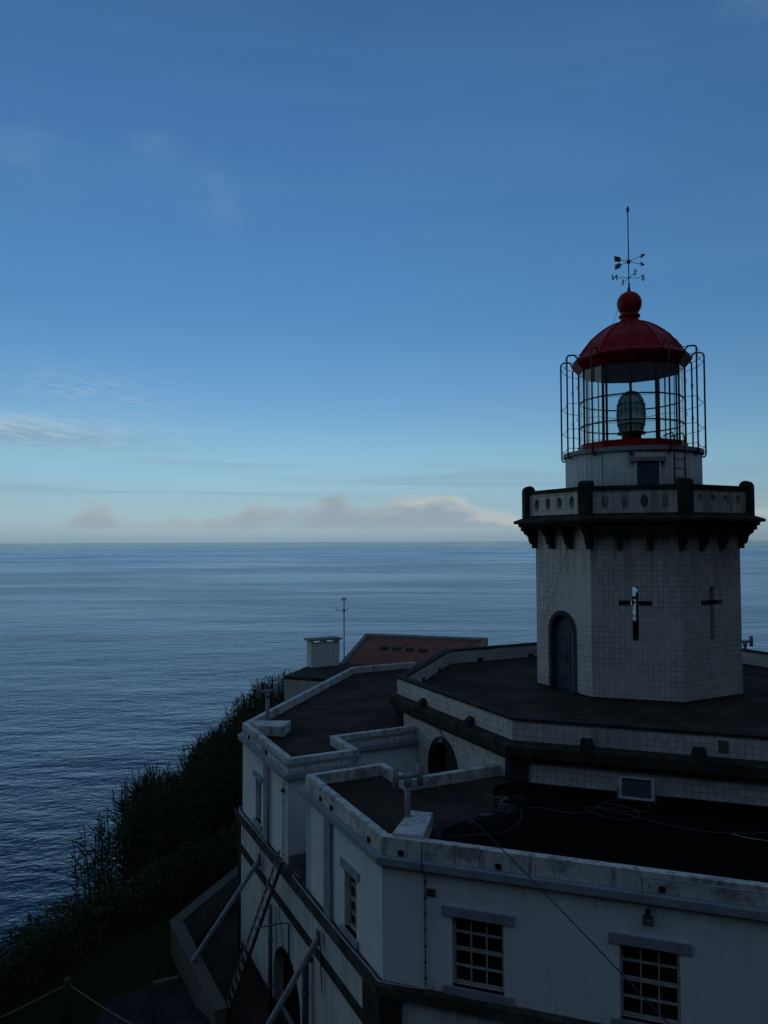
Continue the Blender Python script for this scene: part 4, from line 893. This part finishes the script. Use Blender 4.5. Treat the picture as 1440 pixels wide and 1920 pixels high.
lt, lf_ = Vector((*uv(-16.98, 5.58), -7.35)), Vector((*uv(-18.35, 4.62), -11.47))
lw = Vector((U.x, U.y, 0)); ldir = (lt-lf_).normalized(); lw = (lw-ldir*lw.dot(ldir)).normalized(); ln_ = lw.cross(ldir)
LL = (lt-lf_).length
for s_ in (-1, 1):
    MB().obox((lt+lf_)/2+lw*.18*s_, lw, ln_, ldir, (.026, .055, LL)).build('stile', 'alu', lad)
MB().obox((lt+lf_)/2+lw*.215+ln_*.035+ldir*.1, lw, ln_, ldir, (.03, .07, LL*.95)).build('stile', 'wood', lad)
for i in range(17):
    q = lf_+ldir*(.28+.27*i)
    if q.z > -7.5: break
    MB().obox(q, lw, ln_, ldir, (.35, .035, .028)).build('rung', 'pipe', lad)

# ---------------------------------------------------------------- low wall, fence, hedge, canes
bw = thing('garden_wall', 'low weathered wall with flat coping enclosing the yard beside the left facade', 'wall', (*uv(-20, 4.2), -11.5))
pth = [uv(-24.4, 6.75), uv(-21.7, 4.05), uv(-17.2, 4.22)]
MB().ribbon(pth, -.12, .12, -11.6, -10.68).build('masonry', 'render_dirty', bw)
MB().ribbon(pth, -.16, .17, -10.68, -10.60).build('coping', 'old_stone', bw)
w = MB()
for i in range(3): w.box((*uv(-18.35+.40*i, 3.75), 0), V, (.62, .37, .20+.12*i), z0=-11.47)
tag(w.build('stone_steps', 'quoin'), 'dark stone steps outside the end of the garden wall', 'steps')
tag(MB().box((*uv(-20.25, 3.55), -11.40), V, (.62, .13, .14)).build('stone_kerb', 'render_dirty'), 'short pale kerb stone at the end of the lawn path', 'kerb')
fence = thing('rope_fence', 'wooden post with a sagging pale rope across the lawn', 'fence', (-7.61, 18.26, -11.5))
FP = [(-9.9, 16.0), (-7.61, 18.26), (-3.6, 15.6)]
for x_, y_ in FP: MB().lathe((x_, y_), [(.085, -11.7), (.085, -10.48), (.07, -10.44), (0, -10.43)], 10).build('post', 'wood', fence)
for a, b in zip(FP, FP[1:]):
    MB().tube([(a[0]+(b[0]-a[0])*t_, a[1]+(b[1]-a[1])*t_, -10.56-.13*4*t_*(1-t_)) for t_ in [i/12 for i in range(13)]], .014, 6).build('rope', 'rope', fence)

def leaves(name, material, centers, sizes, dirs_=None, aspect=.45, seed=1):
    """many separate folded leaf blades in one mesh"""
    rg = np.random.default_rng(seed); n = len(centers); c = np.asarray(centers); s = np.asarray(sizes)[:, None]
    if dirs_ is None:
        d = rg.normal(size=(n, 3)); d[:, 2] = d[:, 2]*.6+.25
    else: d = np.asarray(dirs_)
    d = d/np.linalg.norm(d, axis=1)[:, None]; e = np.cross(d, rg.normal(size=(n, 3))); e /= np.linalg.norm(e, axis=1)[:, None]; f = np.cross(d, e)
    v = np.stack([c, c+d*s*.45+e*s*aspect*.5+f*s*.06, c+d*s, c+d*s*.45-e*s*aspect*.5+f*s*.06], 1).reshape(-1, 3)
    v[:, 2] += EYE
    me = bpy.data.meshes.new(name); me.vertices.add(4*n); me.vertices.foreach_set('co', v.ravel()); me.loops.add(4*n); me.loops.foreach_set('vertex_index', np.arange(4*n))
    me.polygons.add(n); me.polygons.foreach_set('loop_start', np.arange(n)*4); me.polygons.foreach_set('loop_total', np.full(n, 4)); me.update(); me.validate()
    me.materials.append(M[material]); o = bpy.data.objects.new(name, me); COL.objects.link(o); return o
# hedge along the cliff edge
HP = np.array(HEDGE[:-1]+[(-5.1, 29.0)], float); seg = np.diff(HP, axis=0); sl = np.hypot(*seg.T); cum_ = np.concatenate([[0], np.cumsum(sl)])
def along(t):
    i = min(len(sl)-1, max(0, int(np.searchsorted(cum_, t)-1))); f_ = (t-cum_[i])/sl[i]; return HP[i]+seg[i]*f_, np.array([seg[i][1], -seg[i][0]])/sl[i]
hc = []; hs_ = []
for i in range(34000):
    t = rng.uniform(0, cum_[-1]); p, nrm = along(t); hw_ = .55+.15*math.sin(t*1.9)+.1*math.sin(t*4.7); ht = 1.22+.14*math.sin(t*1.3)+.10*math.sin(t*3.9+1)
    a = rng.uniform(0, math.pi); rr = 1-.5*rng.random()**2+.08*rng.normal()
    q = p+nrm*math.cos(a)*hw_*rr*1.1; hc.append((q[0], q[1], -11.5+ht*(max(0, math.sin(a)))**.6*rr)); hs_.append(rng.uniform(.05, .12))
hd_ = leaves('hedge', 'hedge', hc, hs_, aspect=.6, seed=3)
tag(hd_, 'long rough hedge of small pale leaves along the cliff edge of the lawn', 'hedge', kind=None)
core = MB().ribbon([tuple(p) for p in HP], -.30, .30, -11.8, -10.75).build('core', 'scrub', None); core.parent = hd_
# thicket of giant canes on the slope beyond
SIL = [(150, 1575), (168, 1540), (200, 1510), (235, 1470), (260, 1440), (300, 1436), (345, 1440), (356, 1410), (380, 1380), (420, 1352), (445, 1318), (465, 1300), (490, 1268), (520, 1262), (570, 1256), (620, 1262)]
sx_, sy_ = zip(*SIL)
cc_, cs_, cd_ = [], [], []; stems = MB()
bc, bs = [], []
cnt = 0
for i in range(14000):
    if cnt >= 820: break
    X = rng.uniform(-16, 2); Y = rng.uniform(20, 46); o = outside(X, Y)
    if not (.5 < o < 7.5): continue
    px = 720+1400*X/Y
    if px < 152 or px > 600 or (px < 230 and o > 3.2): continue
    cap = -(np.interp(px, sx_, sy_)-1012)/1400*Y*1.015; gz = ground_z(X, Y)
    tz = cap-abs(rng.normal())*.85+.10
    if rng.random() < .05: tz = cap+rng.uniform(.05, .3)
    if tz-gz < 1.2: continue
    cnt += 1
    lean = rng.normal(size=2)*.05; Lc = min(tz-gz, 6.0); b0 = np.array([X, Y, tz-Lc])
    tipv = np.array([X+lean[0]*Lc, Y+lean[1]*Lc, tz])
    stems.tube([b0, (b0+tipv)/2, tipv], .014, 4, False)
    nl = int(Lc*9)
    for j in range(nl):
        f_ = rng.uniform(.25, 1.0)**.8; q = b0+(tipv-b0)*f_; az_ = rng.uniform(0, 6.28); up_ = rng.uniform(.15, 1.1) if f_ < .9 else rng.uniform(.8, 2.2)
        cc_.append(q); cs_.append(rng.uniform(.35, .62)*(1-.35*(f_ > .9))); cd_.append((math.cos(az_), math.sin(az_), up_))
th = leaves('cane_thicket', 'cane', cc_, cs_, cd_, aspect=.095, seed=4)
tag(th, 'dense dark giant canes crowding the slope between hedge and sea', 'canes', kind='stuff')
so = stems.build('cane_stem', 'cane', None, recalc=False); so.parent = th
# low scrub covering the slope
for i in range(60000):
    X = rng.uniform(-22, 1); Y = rng.uniform(10, 44)
    if len(bc) >= 30000: break
    o = outside(X, Y)
    if not (.3 < o < 9): continue
    h_ = (.9+.5*math.sin(X*2.1)*math.sin(Y*1.7))*(1 if 720+1400*X/max(Y, 1) > 150 else .55)
    if 720+1400*X/max(Y, 1) < 150 and o > 2.0: continue
    bc.append((X, Y, ground_z(X, Y)+rng.random()**.6*h_)); bs.append(rng.uniform(.08, .22))
sb = leaves('slope_scrub', 'scrub', bc, bs, aspect=.5, seed=6)
tag(sb, 'low dark scrub covering the cliff slope under the canes', 'scrub', kind='stuff')
gc = []; gs = []
sp = thing('sapling', 'bare young sapling with thin twigs near the rope fence', 'sapling', (-5.55, 18.2, -11.5))
w = MB().tube([(-5.55, 18.2, -11.5), (-5.52, 18.2, -10.9), (-5.58, 18.22, -10.2)], .014, 5, r2=.006)
for i in range(9):
    z_ = -11.1+.09*i; a_ = i*2.1; w.tube([(-5.54, 18.2, z_), (-5.54+.22*math.cos(a_), 18.2+.22*math.sin(a_), z_+.28)], .006, 4, r2=.002)
w.build('trunk', 'wood', sp)
